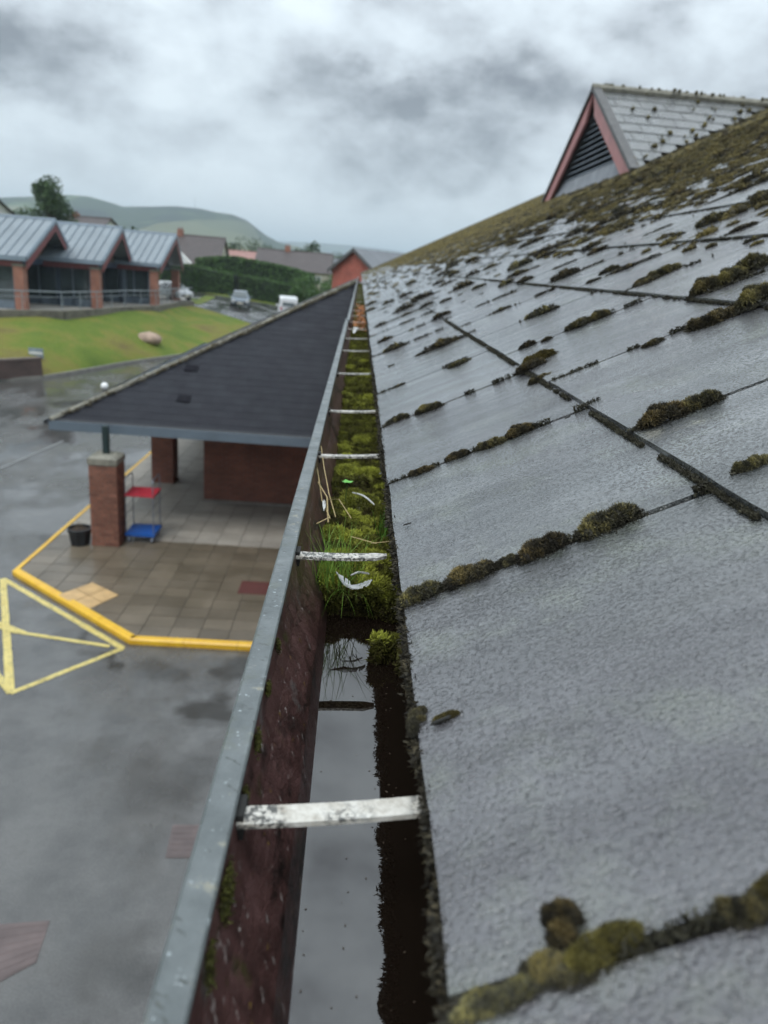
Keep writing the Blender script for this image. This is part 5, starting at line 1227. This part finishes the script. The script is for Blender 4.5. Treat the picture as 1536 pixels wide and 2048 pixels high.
# ================================================================== PAVILION
pv = thing('pavilion', (-19, 55, 2.2), 'long glass fronted pavilion with three pale metal gable roofs on brick pillars', 'pavilion')
FP = [Vector((-19.66, 45.55, 2.2)), Vector((-17.24, 51.26, 2.2)), Vector((-15.4, 58.64, 2.2))]
BP = [Vector((-20.1, 53.5, 2.2)), Vector((-17.7, 58.8, 2.2)), Vector((-15.8, 67.0, 2.2))]
EH = 5.32
for i, (F0, B0) in enumerate(zip(FP, BP)):
    ap = Vector(((F0.x + B0.x) / 2 + .3, (F0.y + B0.y) / 2, 7.42)); 
    if i == 0: ap.z = 7.42
    dX = Vector((-1, -.04, 0)); back = 10.0
    ef = Vector((F0.x + .55, F0.y - .35, EH - .12)); eb = Vector((B0.x + .55, B0.y + .35, EH - .12)); fwd = .55
    apf = Vector((ap.x + fwd, ap.y, ap.z))
    bkv = dX * back
    # near slope: panels
    rf = MB().slab([ef, apf, apf + bkv, ef + bkv], (0, 0, -.12)).build('roof', M['trim'], pv)
    npan = 18
    for j in range(npan):
        u0, u1 = j / npan + .004, (j + 1) / npan - .004
        a, b_, c_, d_ = ef + bkv * u0, ef + bkv * u1, apf + bkv * u1, apf + bkv * u0
        up = Vector((0, -.02, .05))
        MB().slab([a + up, d_ + up, c_ + up, b_ + up][::-1], (0, 0, .03)).build('roof_panel', M['seam'], rf)
        MB().tube([a + up * 1.4, d_ + up * 1.4], .03, 4).build('seam', M['trim'], rf)
    MB().slab([eb, eb + bkv, apf + bkv, apf], (0, 0, -.12)).build('roof_slope', M['seam'], pv)
    MB().tube([apf + Vector((.05, 0, .06)), apf + bkv + Vector((0, 0, .06))], .12, 6).build('ridge_capping', M['trim'], pv)
    MB().slab([ef + Vector((.02, -.06, -.16)), ef + bkv + Vector((0, -.06, -.16)), ef + bkv + Vector((0, -.06, .10)), ef + Vector((.02, -.06, .10))], (0, -.12, 0)).build('eave_gutter', M['trim'], pv)
    MB().slab([ef + Vector((-.3, .1, -.50)), ef + bkv + Vector((0, .1, -.50)), ef + bkv + Vector((0, .1, -.14)), ef + Vector((-.3, .1, -.14))], (0, .08, 0)).build('fascia', M['darkred'], pv)
    for a, b_ in ((ef, apf), (eb, apf)):
        MB().slab([a + Vector((.03, 0, .12)), b_ + Vector((.03, 0, .12)), b_ + Vector((.03, 0, -.10)), a + Vector((.03, 0, -.10))], (.05, 0, 0)).build('verge_trim', M['trim'], pv)
        MB().slab([a + Vector((-.02, 0, -.12)), b_ + Vector((-.02, 0, -.12)), b_ + Vector((-.02, 0, -.55)), a + Vector((-.02, 0, -.62))], (.05, 0, 0)).build('bargeboard', M['darkred'], pv)
    # recessed gable and glazing
    gx = F0.x - .9
    fy, by_ = F0.y + .1, B0.y - .1
    MB().slab([(gx, fy, EH - .2), (gx, by_, EH - .2), (gx, ap.y, 7.15)], (-.1, 0, 0)).build('gable_infill', M['soffit'], pv)
    for z_ in (5.7, 6.3): 
        hw = (7.2 - z_) / 1.9 * 4 * .9; MB().box(gx + .0, gx + .06, ap.y - hw, ap.y + hw, z_, z_ + .07).build('batten', M['grey_board'], pv)
    MB().slab([(gx, fy, 4.75), (gx, by_, 4.75), (gx, by_, EH - .2), (gx, fy, EH - .2)], (.12, 0, 0)).build('lintel', M['navy'], pv)
    gy2 = gx - 1.6
    nb2 = 6; wv = (by_ - fy) / nb2
    for j in range(nb2):
        a, b_ = fy + wv * j, fy + wv * (j + 1); wd = MB().box(gy2, gy2 + .03, a + .05, b_ - .05, 2.3, 4.8).build('window', M['glass'], pv)
        MB().box(gy2 - .03, gy2 + .08, a - .05, a + .05, 2.2, 5.1).build('mullion', M['navy'], wd)
        MB().box(gy2 - .02, gy2 + .07, a + .052, b_ - .052, 3.3, 3.38).build('transom', M['steelblue'], wd)
    MB().box(gy2 - .03, gy2 + .1, fy, by_, 4.8, 5.15).build('head_rail', M['navy'], pv)
    # side glazing under the near eave
    n3 = 8
    for j in range(n3):
        a, b_ = F0.x - .5 - j * 1.1, F0.x - .5 - (j + 1) * 1.1; wd = MB().box(b_ + .05, a - .05, F0.y + .25, F0.y + .28, 2.75, 4.75).build('window', M['glass'], pv)
        MB().box(a - .04, a + .04, F0.y + .22, F0.y + .31, 2.2, 5.0).build('mullion', M['steelblue'], wd)
    MB().box(F0.x - 9.5, F0.x - .5, F0.y + .22, F0.y + .32, 2.2, 2.75).build('dado', M['steelblue'], pv)
    MB().box(F0.x - 11, gx, F0.y + .6, B0.y - .3, 5.0, 5.1).build('ceiling', M['soffit'], pv)
    MB().box(F0.x - 12, F0.x - 11.8, F0.y + .4, B0.y, 2.2, 7).build('rear_wall', M['cream'], pv)
    # pillars
    P = MB().box(F0.x - .28, F0.x + .28, F0.y - .28, F0.y + .28, 2.1, 4.72).build('pillar', M['brick_far'], pv, origin=(0, 0, 0))
    MB().box(F0.x - .31, F0.x + .31, F0.y - .31, F0.y + .31, 4.72, 4.86).build('pillar_cap', M['concrete'], P)
    MB().box(F0.x - .10, F0.x + .10, F0.y - .10, F0.y + .10, 4.86, EH - .1).build('bracket', M['darkred'], pv)
    MB().tube([(F0.x + .1, F0.y + .55, 2.2), (F0.x + .1, F0.y + .55, 3.0)], .14, 8).build('litter_bin', M['black'], pv) if False else None
    if i < 2: MB().box(B0.x - .14, B0.x + .14, B0.y - .14, B0.y + .14, 2.2, EH - .2).build('column', M['steelblue'], pv)
    else:
        P = MB().box(B0.x - .3, B0.x + .3, B0.y - .3, B0.y + .3, 1.9, 4.72).build('pillar', M['brick_far'], pv, origin=(0, 0, 0)); MB().box(B0.x - .33, B0.x + .33, B0.y - .33, B0.y + .33, 4.72, 4.86).build('pillar_cap', M['concrete'], P)
    if i < 2:
        MB().box(gy2 + .5, gy2 + .54, ap.y - 1.9, ap.y - .9, 4.2, 4.62).build('notice', M['sign_blue'], pv); MB().box(gy2 + .5, gy2 + .54, ap.y - 2.4, ap.y - 1.95, 4.1, 4.75).build('notice', M['cream'], pv)
ec = MB().slab([tuple(at_y(341, 484, 67.6)), tuple(at_y(358, 527, 67.6)), tuple(at_y(382, 527, 67.6))][::-1], (-1.0, 5, 0)).build('end_canopy', M['render'], pv)
# low wall and railing in front
rail = thing('railing', (-17, 50, 2.2), 'grey metal railing on a low stone edge in front of the pavilion', 'railing')
rp_ = [at_z(a, b_, 2.25) for a, b_ in ((-60, 627), (46, 628), (125, 629), (195, 625), (250, 620), (312, 618), (355, 610), (384, 607))]
for a, b_ in zip(rp_[:-1], rp_[1:]):
    a, b_ = Vector(a), Vector(b_); d = b_ - a; nn = Vector((-d.y, d.x, 0)).normalized() * .18
    MB().slab([a + nn - Vector((0, 0, .5)), a - nn - Vector((0, 0, .5)), b_ - nn - Vector((0, 0, .5)), b_ + nn - Vector((0, 0, .5))], (0, 0, .72)).build('stone_edge', simple('stone_edge', (.13, .12, .095), .8, .4, 2), rail)
    for h_, r_ in ((1.05, .035), (.75, .018)): MB().tube([a + Vector((0, 0, h_ + .2)), b_ + Vector((0, 0, h_ + .2))], r_, 6).build('rail', M['rail'], rail)
    n_ = max(1, int(d.length / 1.5))
    for j in range(n_):
        p = a + d * j / n_; MB().tube([p + Vector((0, 0, .2)), p + Vector((0, 0, 1.25))], .028, 6).build('post', M['rail'], rail)
        MB().tube([p + Vector((0, 0, .95)), p + d.normalized() * .22 + Vector((0, 0, .72)), p + Vector((0, 0, .55))], .014, 5).build('brace', M['rail'], rail)

# ================================================================== HOUSES
def house(px, py_base, Y, w, d, hw, hr, rz, wall, roof, lab, chim=(), wins=True, z0=1.5, ridge_px=None, gable_mat=None):
    p = at_y(px, py_base, Y); z0 = p[2] if z0 is None else z0
    hs = thing('house', (p[0], p[1], z0), lab, 'house', rz=rz if rz else 1e-6)
    MB().box(-w / 2, w / 2, -d / 2, d / 2, 0, hw).build('wall', wall, hs, origin=(0, 0, 0))
    for sx_ in (-1, 1):
        x_ = sx_ * w / 2; MB().slab([(x_, -d / 2, hw), (x_, d / 2, hw), (x_, 0, hw + hr - .05)], (-sx_ * .2, 0, 0)).build('gable', gable_mat or wall, hs)
    e_ = .35; sl = hr / (d / 2); rf = None
    for sy in (-1, 1):
        A = [(-w / 2 - e_, sy * (d / 2 + e_), hw - e_ * sl), (w / 2 + e_, sy * (d / 2 + e_), hw - e_ * sl), (w / 2 + e_, 0, hw + hr), (-w / 2 - e_, 0, hw + hr)]
        rf = MB().slab(A, (0, 0, .14)).build('roof', roof, hs)
    MB().tube([(-w / 2 - e_, 0, hw + hr + .12), (w / 2 + e_, 0, hw + hr + .12)], .12, 6).build('ridge_tile', roof, hs)
    for cx_, cm in chim:
        c_ = MB().box(cx_ - .45, cx_ + .45, -.35, .35, hw + hr - .6, hw + hr + .85).build('chimney', cm, hs)
        for q_ in (-.2, .2): MB().tube([(cx_ + q_, 0, hw + hr + .85), (cx_ + q_, 0, hw + hr + 1.15)], .11, 8).build('chimney_pot', M['darkred'], c_)
    if wins:
        nw = max(2, int(w / 3))
        for i in range(nw):
            x_ = -w / 2 + w * (i + .5) / nw
            for zz in ((1.0, 2.2), (3.4, 4.5)) if hw > 4 else ((1.0, 2.2),):
                fr = MB().box(x_ - .65, x_ + .65, -d / 2 - .06, -d / 2, zz[0], zz[1]).build('window', M['white'], hs)
                MB().box(x_ - .55, x_ - .04, -d / 2 - .08, -d / 2 - .062, zz[0] + .1, zz[1] - .1).build('pane', M['glass'], fr); MB().box(x_ + .04, x_ + .55, -d / 2 - .08, -d / 2 - .062, zz[0] + .1, zz[1] - .1).build('pane', M['glass'], fr)
    return hs
def ridge_house(pa, pb, Y, hr, z0, wall, roof, lab, **kw):
    """ridge given by two picture points at depth Y"""
    a, b_ = at_y(*pa, Y), at_y(*pb, Y); cx_ = (a[0] + b_[0]) / 2; w = abs(b_[0] - a[0]) - .7; zr = (a[2] + b_[2]) / 2; d = kw.pop('d', 8.5)
    hw = zr - hr - z0; rz = kw.pop('rz', 1e-6); chim = kw.pop('chim', ()); wins = kw.pop('wins', True); gm = kw.pop('gable_mat', None)
    hs = thing('house', (cx_, Y, z0), lab, 'house', rz=rz)
    global _hs; _hs = hs
    MB().box(-w / 2, w / 2, -d / 2, d / 2, 0, hw).build('wall', wall, hs, origin=(0, 0, 0))
    for sx_ in (-1, 1):
        x_ = sx_ * w / 2; MB().slab([(x_, -d / 2, hw), (x_, d / 2, hw), (x_, 0, hw + hr - .05)], (-sx_ * .2, 0, 0)).build('gable', gm or wall, hs)
    e_ = .35; sl = hr / (d / 2)
    for sy in (-1, 1):
        MB().slab([(-w / 2 - e_, sy * (d / 2 + e_), hw - e_ * sl), (w / 2 + e_, sy * (d / 2 + e_), hw - e_ * sl), (w / 2 + e_, 0, hw + hr), (-w / 2 - e_, 0, hw + hr)], (0, 0, .14)).build('roof', roof, hs)
    MB().tube([(-w / 2 - e_, 0, hw + hr + .12), (w / 2 + e_, 0, hw + hr + .12)], .12, 6).build('ridge_tile', roof, hs)
    for cpx, cpt, cm in chim:
        cx2 = at_y(cpx, cpt, Y)[0] - cx_; zt = at_y(cpx, cpt, Y)[2] - z0
        c_ = MB().box(cx2 - .4, cx2 + .4, -.35, .35, hw + hr - .9, zt - .25).build('chimney', cm, hs)
        for q_ in (-.2, .2): MB().tube([(cx2 + q_, 0, zt - .25), (cx2 + q_, 0, zt)], .11, 8).build('chimney_pot', M['darkred'], c_)
    if wins:
        nw = max(2, int(w / 3))
        for i in range(nw):
            x_ = -w / 2 + w * (i + .5) / nw
            for z1_ in ([hw - 1.5, hw - 4.2] if hw > 5 else [hw - 1.7]):
                fr = MB().box(x_ - .65, x_ + .65, -d / 2 - .06, -d / 2, z1_, z1_ + 1.15).build('window', M['white'], hs)
                for xa, xb in ((-.55, -.04), (.04, .55)): MB().box(x_ + xa, x_ + xb, -d / 2 - .08, -d / 2 - .062, z1_ + .1, z1_ + 1.05).build('pane', M['glass'], fr)
    return hs
ridge_house((285, 467), (452, 476), 112, 3.4, .8, M['cream'], M['tile_brown'], 'house with wide dark brown roof right of the pavilion behind the hedge', chim=((361, 455, M['brick_far']),), d=9)
ridge_house((120, 431), (236, 442), 100, 2.6, 2.0, M['render'], M['tile_brown'], 'dark roofed house right of the tall tree behind the pavilion', chim=((143, 421, M['brick_far']),), gable_mat=M['render'], rz=-.4)
ridge_house((-90, 396), (14, 404), 96, 2.8, 2.5, M['render'], M['tile_brown'], 'white gabled house left of the tall tree at the left edge', rz=-.4, gable_mat=M['render'])
hD = ridge_house((515, 497), (667, 512), 120, 2.6, .5, M['cream'], M['tile_brown'], 'long low brown roofed house between hedge and red gable', chim=((576, 489, M['brick_far']),))
for (dx_) in (-1.2, ):
    MB().slab([(dx_ - 1.2, -4.7, 1.7), (dx_ + 1.2, -4.7, 1.7), (dx_, -4.7, 3.3)], (0, 2.5, 0)).build('gable_dormer', M['render'], hD)
ridge_house((640, 517), (706, 523), 128, 2.4, .3, M['cream'], M['tile_grey'], 'grey roofed house half hidden left of the red gable', wins=True)
ridge_house((452, 501), (520, 507), 150, 2.4, .5, M['render'], simple('pink_tile', (.30, .16, .14), .6), 'pale house with pinkish roof under the distant trees')
p = at_y(740, 520, 62)
hr_ = thing('house', (p[0] + 1.6, 64, .3), 'red brick gabled house with grey roof beyond the end of the slate roof', 'house', rz=R(52))
w, d, hwl, hrl = 9.0, 4.4, at_y(695, 538, 60)[2] - .3, 2.0
zap = at_y(721, 500, 60)[2] - .3; hrl = zap - hwl
MB().box(-w / 2, w / 2, -d / 2, d / 2, 0, hwl).build('wall', M['redwall'], hr_, origin=(0, 0, 0))
for sx_ in (-1, 1): MB().slab([(sx_ * w / 2, -d / 2, hwl), (sx_ * w / 2, d / 2, hwl), (sx_ * w / 2, 0, zap - .05)], (-sx_ * .2, 0, 0)).build('gable', M['redwall'], hr_)
for sy in (-1, 1):
    MB().slab([(-w / 2 - .3, sy * (d / 2 + .3), hwl - .25), (w / 2 + .3, sy * (d / 2 + .3), hwl - .25), (w / 2 + .3, 0, zap), (-w / 2 - .3, 0, zap)], (0, 0, .12)).build('roof', M['tile_grey'], hr_)
    MB().slab([(-w / 2 - .34, sy * (d / 2 + .3), hwl - .4), (-w / 2 - .34, sy * (d / 2 + .3), hwl - .12), (-w / 2 - .34, 0, zap + .13), (-w / 2 - .34, 0, zap - .15)], (.05, 0, 0)).build('bargeboard', M['grey_board'], hr_)

# ================================================================== TREES, HEDGES
def leafcards(P, size, mat_, name, parent, N=None):
    n = len(P); a = rng.normal(0, 1, (n, 3)); a /= np.linalg.norm(a, axis=1)[:, None]; b_ = np.cross(a, rng.normal(0, 1, (n, 3))); b_ /= np.linalg.norm(b_, axis=1)[:, None]
    s_ = (size * rng.uniform(.6, 1.3, n))[:, None]; V_ = np.stack([P - a * s_ * .5, P + b_ * s_ * .35, P + a * s_ * .5, P - b_ * s_ * .35], 1).reshape(-1, 3)
    c0 = P.mean(0); c0[2] = P[:, 2].min()
    me = np_mesh(name, V_ - c0, np.arange(n * 4).reshape(-1, 4), mat_); return link(name, me, parent, c0)
def tree(x_, y_, z0, h, r_, lab, mat_, nl=2500, conic=.5, group=None, ls=.35):
    t = thing('tree', (x_, y_, z0), lab, 'tree', group); base = Vector((x_, y_, z0))
    q = MB(); q.tube([base, base + Vector((.1, 0, h * .35)), base + Vector((0, .1, h * .8))], [h * .03, h * .022, h * .008], 7)
    blobs = []
    for i in range(30):
        u = i / 29; zz = h * (.16 + .78 * u); rad = r_ * (1 - conic * u) * rng.uniform(.15, .8); a = rng.uniform(0, 6.28)
        c_ = np.array([x_ + math.cos(a) * rad, y_ + math.sin(a) * rad, z0 + zz]); blobs.append((c_, r_ * rng.uniform(.28, .5) * (1 - conic * .6 * u)))
        q.tube([base + Vector((0, 0, zz * .6)), Vector(c_)], [h * .012, h * .004], 5)
    q.build('trunk', M['bark'], t)
    P = []
    for c_, br in blobs:
        k_ = nl // len(blobs); d_ = rng.normal(0, 1, (k_, 3)); d_ /= np.linalg.norm(d_, axis=1)[:, None]; P.append(c_ + d_ * br * (rng.random((k_, 1)) ** .35) * np.array([1, 1, .85]))
    leafcards(np.vstack(P), ls, mat_, 'crown', t); return t
rng = np.random.default_rng(77)
pb_ = at_y(98, 372, 95); tree(pb_[0] - .1, 95, 2.0, pb_[2] - 1.4, 4.6, 'tall bushy green tree rising behind the pavilion roofs', M['leaf'], 9000, .60, ls=.36)
pb_ = at_y(45, 425, 120); tree(pb_[0], 120, 1.5, pb_[2] - 1.0, 3.0, 'dark low tree between the white gable and the tall tree', M['farleaf'], 1200)
for px, pt, Y, r_, lab in ((260, 452, 130, 2.6, 'small rounded tree showing right of the white gable'), (225, 447, 140, 2.0, 'dark treetop behind the roof with the white gable'), (465, 487, 190, 4.5, 'leftmost pale treetop behind the pinkish roof'), (500, 480, 200, 6.5, 'broad treetop in the middle of the far row'), (540, 492, 210, 5.5, 'low dark treetop at the right of the far row'), (622, 483, 175, 3.0, 'dark upright tree standing alone on the skyline above the long house'), (600, 496, 180, 3.0, 'low tree just left of the upright skyline tree'), (672, 508, 200, 4.0, 'far low tree near the red gabled house')):
    pt_ = at_y(px, pt, Y); tree(pt_[0], Y, -1, pt_[2] + 1, r_, lab, M['farleaf'], 1300, .3, 'trees on the skyline', .55)
def hedge(pts, topz, width, lab, mat_=M['hedge'], n=9000, ls=.18):
    """pts: ground line; topz: top heights"""
    P = [Vector(p) for p in pts]; hd = thing('hedge', P[len(P) // 2], lab, 'hedge'); q = MB(); CP_ = []
    for i in range(len(P) - 1):
        a, b_ = P[i], P[i + 1]; d = (b_ - a).normalized(); nn = Vector((-d.y, d.x, 0)) * width / 2
        q.hexa([a - nn * .8, b_ - nn * .8, b_ + nn * .8, a + nn * .8], [Vector((*(a - nn * .7).to_2d(), topz[i] - .15)), Vector((*(b_ - nn * .7).to_2d(), topz[i + 1] - .15)), Vector((*(b_ + nn * .7).to_2d(), topz[i + 1] - .15)), Vector((*(a + nn * .7).to_2d(), topz[i] - .15))])
        k_ = n // (len(P) - 1); u = rng.random(k_); side = rng.random(k_)
        for uu, sd in zip(u, side):
            p = a + (b_ - a) * uu; tz = topz[i] + (topz[i + 1] - topz[i]) * uu; tz += .25 * (float(fbm(np.array([p.x * .8 + p.y * .8]), np.array([p.y]), 4)[0]) - .45)
            if sd < .62: s2 = -1 if sd < .5 else 1; CP_.append((*(p + nn * s2 * rng.uniform(.8, 1.06)).to_2d(), p.z + (tz - p.z) * rng.random()))
            else: CP_.append((*(p + nn * rng.uniform(-1, 1)).to_2d(), tz + rng.normal(0, .06)))
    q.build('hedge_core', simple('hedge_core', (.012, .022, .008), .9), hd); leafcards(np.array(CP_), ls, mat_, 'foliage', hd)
def hp(px, py, Y): return at_y(px, py, Y)
hb_ = [(300, 583), (385, 583), (470, 592), (560, 607), (640, 622)]; ht_ = [(300, 522), (385, 531), (470, 548), (560, 566), (640, 586)]
gpts = [at_up(*p_) for p_ in hb_]; tops = [at_y(q_[0], q_[1], p_[1])[2] for p_, q_ in zip(gpts, ht_)]
hedge([(p_[0], p_[1], p_[2] - .1) for p_ in gpts], tops, 2.2, 'long clipped green hedge behind the parked cars')
H2Y = 98
hedge([(hp(a, 560, H2Y)[0], H2Y, z_) for a, z_ in ((395, 1.5), (470, 1.5), (560, 1.2), (628, 1.0))], [hp(a, b_, H2Y)[2] for a, b_ in ((395, 518), (455, 513), (560, 532), (628, 550))], 3.4, 'darker taller hedge behind the long clipped one', M['hedge'], 9000, .26)
def bush(px, py, Y, r_, lab, z0=None):
    p = at_y(px, py, Y); t = thing('bush', (p[0], Y, p[2] - r_), lab, 'bush')
    q = MB(); q.tube([(p[0], Y, p[2] - r_ * 1.3), (p[0], Y, p[2])], .08, 6); q.build('stem', M['bark'], t)
    d_ = rng.normal(0, 1, (900, 3)); d_ /= np.linalg.norm(d_, axis=1)[:, None]; d_ *= (1 + .3 * (rng.random((900, 1)) - .5)); leafcards(np.array([p[0], Y, p[2]]) + d_ * r_ * rng.random((900, 1)) ** .3, .22, M['hedge'], 'foliage', t)
bush(608, 573, 84, 1.4, 'round bush at the right end of the clipped hedge'); bush(592, 590, 80, .8, 'small bush under the hedge end beside the white van'); bush(640, 585, 80, 1.3, 'bush showing above the mossy canopy hip'); bush(668, 572, 85, 1.2, 'light green shrub near the red gabled house')

# ================================================================== CARS
def car(x_, y_, z0, rz, paint, lab, van=False, sc=1.0):
    c = thing('parked_car', (x_, y_, z0), lab, 'van' if van else 'car', rz=rz)
    # x forward; sections: x, half width, z bottom, z belt, roof half width, z roof
    if van: S_ = [(-2.1, .80, .35, 1.0, .78, 1.75), (-2.0, .90, .28, 1.1, .80, 1.92), (-.8, .92, .25, 1.1, .82, 1.98), (.6, .92, .25, 1.08, .80, 1.92), (1.2, .90, .25, 1.05, .74, 1.55), (1.6, .88, .27, .98, .80, 1.05), (2.0, .80, .32, .80, .72, .85), (2.12, .70, .40, .62, .66, .66)]
    else: S_ = [(-2.05, .74, .40, .80, .66, .92), (-1.95, .84, .30, .88, .64, 1.25), (-1.4, .88, .25, .90, .62, 1.46), (-.2, .89, .22, .90, .62, 1.52), (.55, .89, .22, .90, .60, 1.44), (1.15, .88, .25, .90, .72, .98), (1.75, .84, .28, .80, .74, .86), (2.02, .74, .36, .62, .68, .66)]
    V_ = []; nsec = 10
    for (sx_, hw, zb, zm, rw, zt) in S_:
        ring = [(-hw * .9, zb), (-hw, zb + .12), (-hw, (zb + zm) / 2), (-hw * .97, zm), (-rw, zt - .05), (-rw * .8, zt), (rw * .8, zt), (rw, zt - .05), (hw * .97, zm), (hw, (zb + zm) / 2), (hw, zb + .12), (hw * .9, zb)]
        V_ += [(sx_, a, b_) for a, b_ in ring]
    n = 12; F_ = [(i * n + j, i * n + (j + 1) % n, (i + 1) * n + (j + 1) % n, (i + 1) * n + j) for i in range(len(S_) - 1) for j in range(n)] + [tuple(range(n))[::-1], tuple((len(S_) - 1) * n + j for j in range(n))]
    MB().add(V_, F_).build('body', paint, c, smooth=False, origin=(0, 0, 0))
    def sec(i): return S_[i]
    wi = 4 if van else 4
    a, b_ = S_[wi], S_[wi + 1]
    def quad(nm, P_, off): MB().slab([tuple(Vector(p_) + Vector(off)) for p_ in P_], tuple(-Vector(off) * .5)).build(nm, M['glass'], c)
    quad('windscreen', [(a[0], -a[4] * .86, a[5] - .06), (b_[0], -b_[4] * .86, b_[5] - .0), (b_[0], b_[4] * .86, b_[5] - .0), (a[0], a[4] * .86, a[5] - .06)], (.05, 0, .04))
    r0, r1 = S_[0], S_[1]
    quad('rear_window', [(r1[0], -.5, r1[5] - .12), (r1[0], .5, r1[5] - .12), (r0[0] - .03, .56, r0[3] + .1), (r0[0] - .03, -.56, r0[3] + .1)], (-.03, 0, .02))
    for sg in (-1, 1):
        for i0, i1 in ((1, 3), (3, 4)):
            A, B = S_[i0], S_[i1]; up = .93
            quad('side_window', [(A[0] + .08, sg * (A[1] * .965), A[3] + .05), (B[0] - .05, sg * (B[1] * .965), B[3] + .05), (B[0] - .05, sg * (B[4] + .015), B[5] - .12), (A[0] + .08, sg * (A[4] + .015), A[5] - .12)], (0, sg * .015, .0))
        for wx in (-1.3, 1.3):
            w_ = MB().tube([(wx, sg * .72, .31), (wx, sg * .90, .31)], .31, 16).build('wheel', M['tyre'], c); MB().tube([(wx, sg * .90, .31), (wx, sg * .915, .31)], .19, 10).build('rim', M['alloy'], w_)
        MB().box(S_[-2][0] - .02, S_[-1][0] + .02, sg * .62 - .14, sg * .62 + .14, S_[-1][3] - .06, S_[-1][3] + .10).build('headlight', M['lamp'], c)
        MB().box(S_[0][0] - .03, S_[1][0], sg * .68 - .08, sg * .68 + .08, .75, .98).build('tail_light', M['red_pl'], c)
        MB().box(.85, 1.02, sg * .98 - .09, sg * .98 + .09, .95, 1.10).build('mirror', paint, c)
    MB().box(S_[-1][0], S_[-1][0] + .03, -.5, .5, .40, .55).build('grille', M['black'], c)
    MB().box(S_[-1][0] + .031, S_[-1][0] + .045, -.26, .26, .42, .53).build('number_plate', M['plate'], c)
    return c
p = at_up(474, 617); car(p[0], p[1] + 2, p[2] + .03, R(-82), M['cargrey'], 'dark grey car facing the camera on the upper road')
p = at_up(340, 601); car(p[0] - .2, p[1] + 1.5, p[2] + .03, R(-40), M['carwhite'], 'white car parked behind the last brick pillar of the pavilion')
p = at_up(568, 637); print('VAN', p, at_up(474, 617), at_up(340, 601), proj(p)); car(p[0] + .1, p[1] + 2, p[2] + .03, R(98), M['carwhite'], 'white van at the right of the upper road showing over the canopy hip', True)

# ================================================================== HILLS
def hill(name, prof, Yc, Yf, base=-1.0, seed=1, rough=10):
    xs = np.linspace(prof[0][0], prof[-1][0], 160); ys = np.interp(xs, [p_[0] for p_ in prof], [p_[1] for p_ in prof])
    crest = np.array([at_y(a, b_, Yc) for a, b_ in zip(xs, ys)]); nr = 40; V_ = []
    for j in range(nr):
        u = j / (nr - 1)
        if u < .75: t = u / .75; y_ = Yf + (Yc - Yf) * t; hf = t ** 1.5 * (1 - .15 * math.sin(t * math.pi))
        else: t = (u - .75) / .25; y_ = Yc + (Yc - Yf) * t; hf = 1 - t ** 1.5
        x_ = crest[:, 0] * (y_ / Yc if u < .75 else 1); z_ = base + (crest[:, 2] - base) * hf + rough * (fbm(x_ * .008, x_ * 0 + y_ * .008, seed) - .47) * math.sin(min(u / .75, 1) * math.pi)
        V_.append(np.stack([x_, np.full(len(x_), y_), z_], 1))
    V_ = np.vstack(V_); n_ = 160; idx = np.arange(n_ * nr).reshape(nr, n_); F_ = np.stack([idx[:-1, :-1], idx[:-1, 1:], idx[1:, 1:], idx[1:, :-1]], -1).reshape(-1, 4)
    o = link(name, np_mesh(name, V_, F_, M['hill'], None, True), None, (0, 0, 0)); tag(o, kind='structure')
hill('hills', [(-900, 470), (-500, 425), (-200, 398), (0, 394), (60, 392), (130, 388), (175, 391), (215, 402), (240, 412), (300, 412), (350, 411), (400, 416), (430, 423), (465, 428), (488, 437), (504, 452), (526, 468), (556, 484), (600, 494), (650, 505), (720, 525)], 1500, 700, seed=3)
hill('distant_hills', [(480, 485), (560, 482), (620, 484), (700, 490), (760, 497), (830, 507), (900, 530), (1000, 545), (1300, 575), (1900, 610)], 3800, 2400, seed=9, rough=12)
# mast
p = at_y(390, 417, 1480); mt = thing('radio_mast', (p[0], 1480, p[2]), 'thin radio mast on the crest of the hill', 'mast')
MB().tube([(p[0], 1480, p[2] - 5), (p[0], 1480, p[2] + 20)], [.7, .25], 6).build('mast_tube', M['rail'], mt)

# haze
mb = MB(); mb.box(-8000, 8000, -450, 11000, -2.3, 185); hzo = mb.build('haze', None if False else bpy.data.materials.new('haze'), kind='stuff')
hm = hzo.data.materials[0]; hm.use_nodes = True; t_ = hm.node_tree; t_.nodes.clear(); oo = t_.nodes.new('ShaderNodeOutputMaterial'); pvn = t_.nodes.new('ShaderNodeVolumePrincipled')
pvn.inputs['Color'].default_value = (.74, .88, .97, 1); pvn.inputs['Density'].default_value = .00036; pvn.inputs['Anisotropy'].default_value = 0.0
t_.links.new(pvn.outputs[0], oo.inputs['Volume']); tag(hzo, 'thin pale haze in the air over the whole valley', 'haze')

# ------------------------------------------------------------------ render settings
S.cycles.use_denoising = True; S.cycles.max_bounces = 6; S.cycles.diffuse_bounces = 3; S.cycles.glossy_bounces = 3; S.cycles.volume_bounces = 0
S.cycles.caustics_reflective = False; S.cycles.caustics_refractive = False; S.cycles.use_adaptive_sampling = True; S.cycles.adaptive_threshold = 0.02
print('objects', len(bpy.data.objects), 'tris', sum(len(m_.loops) - 2 * len(m_.polygons) for m_ in bpy.data.meshes))
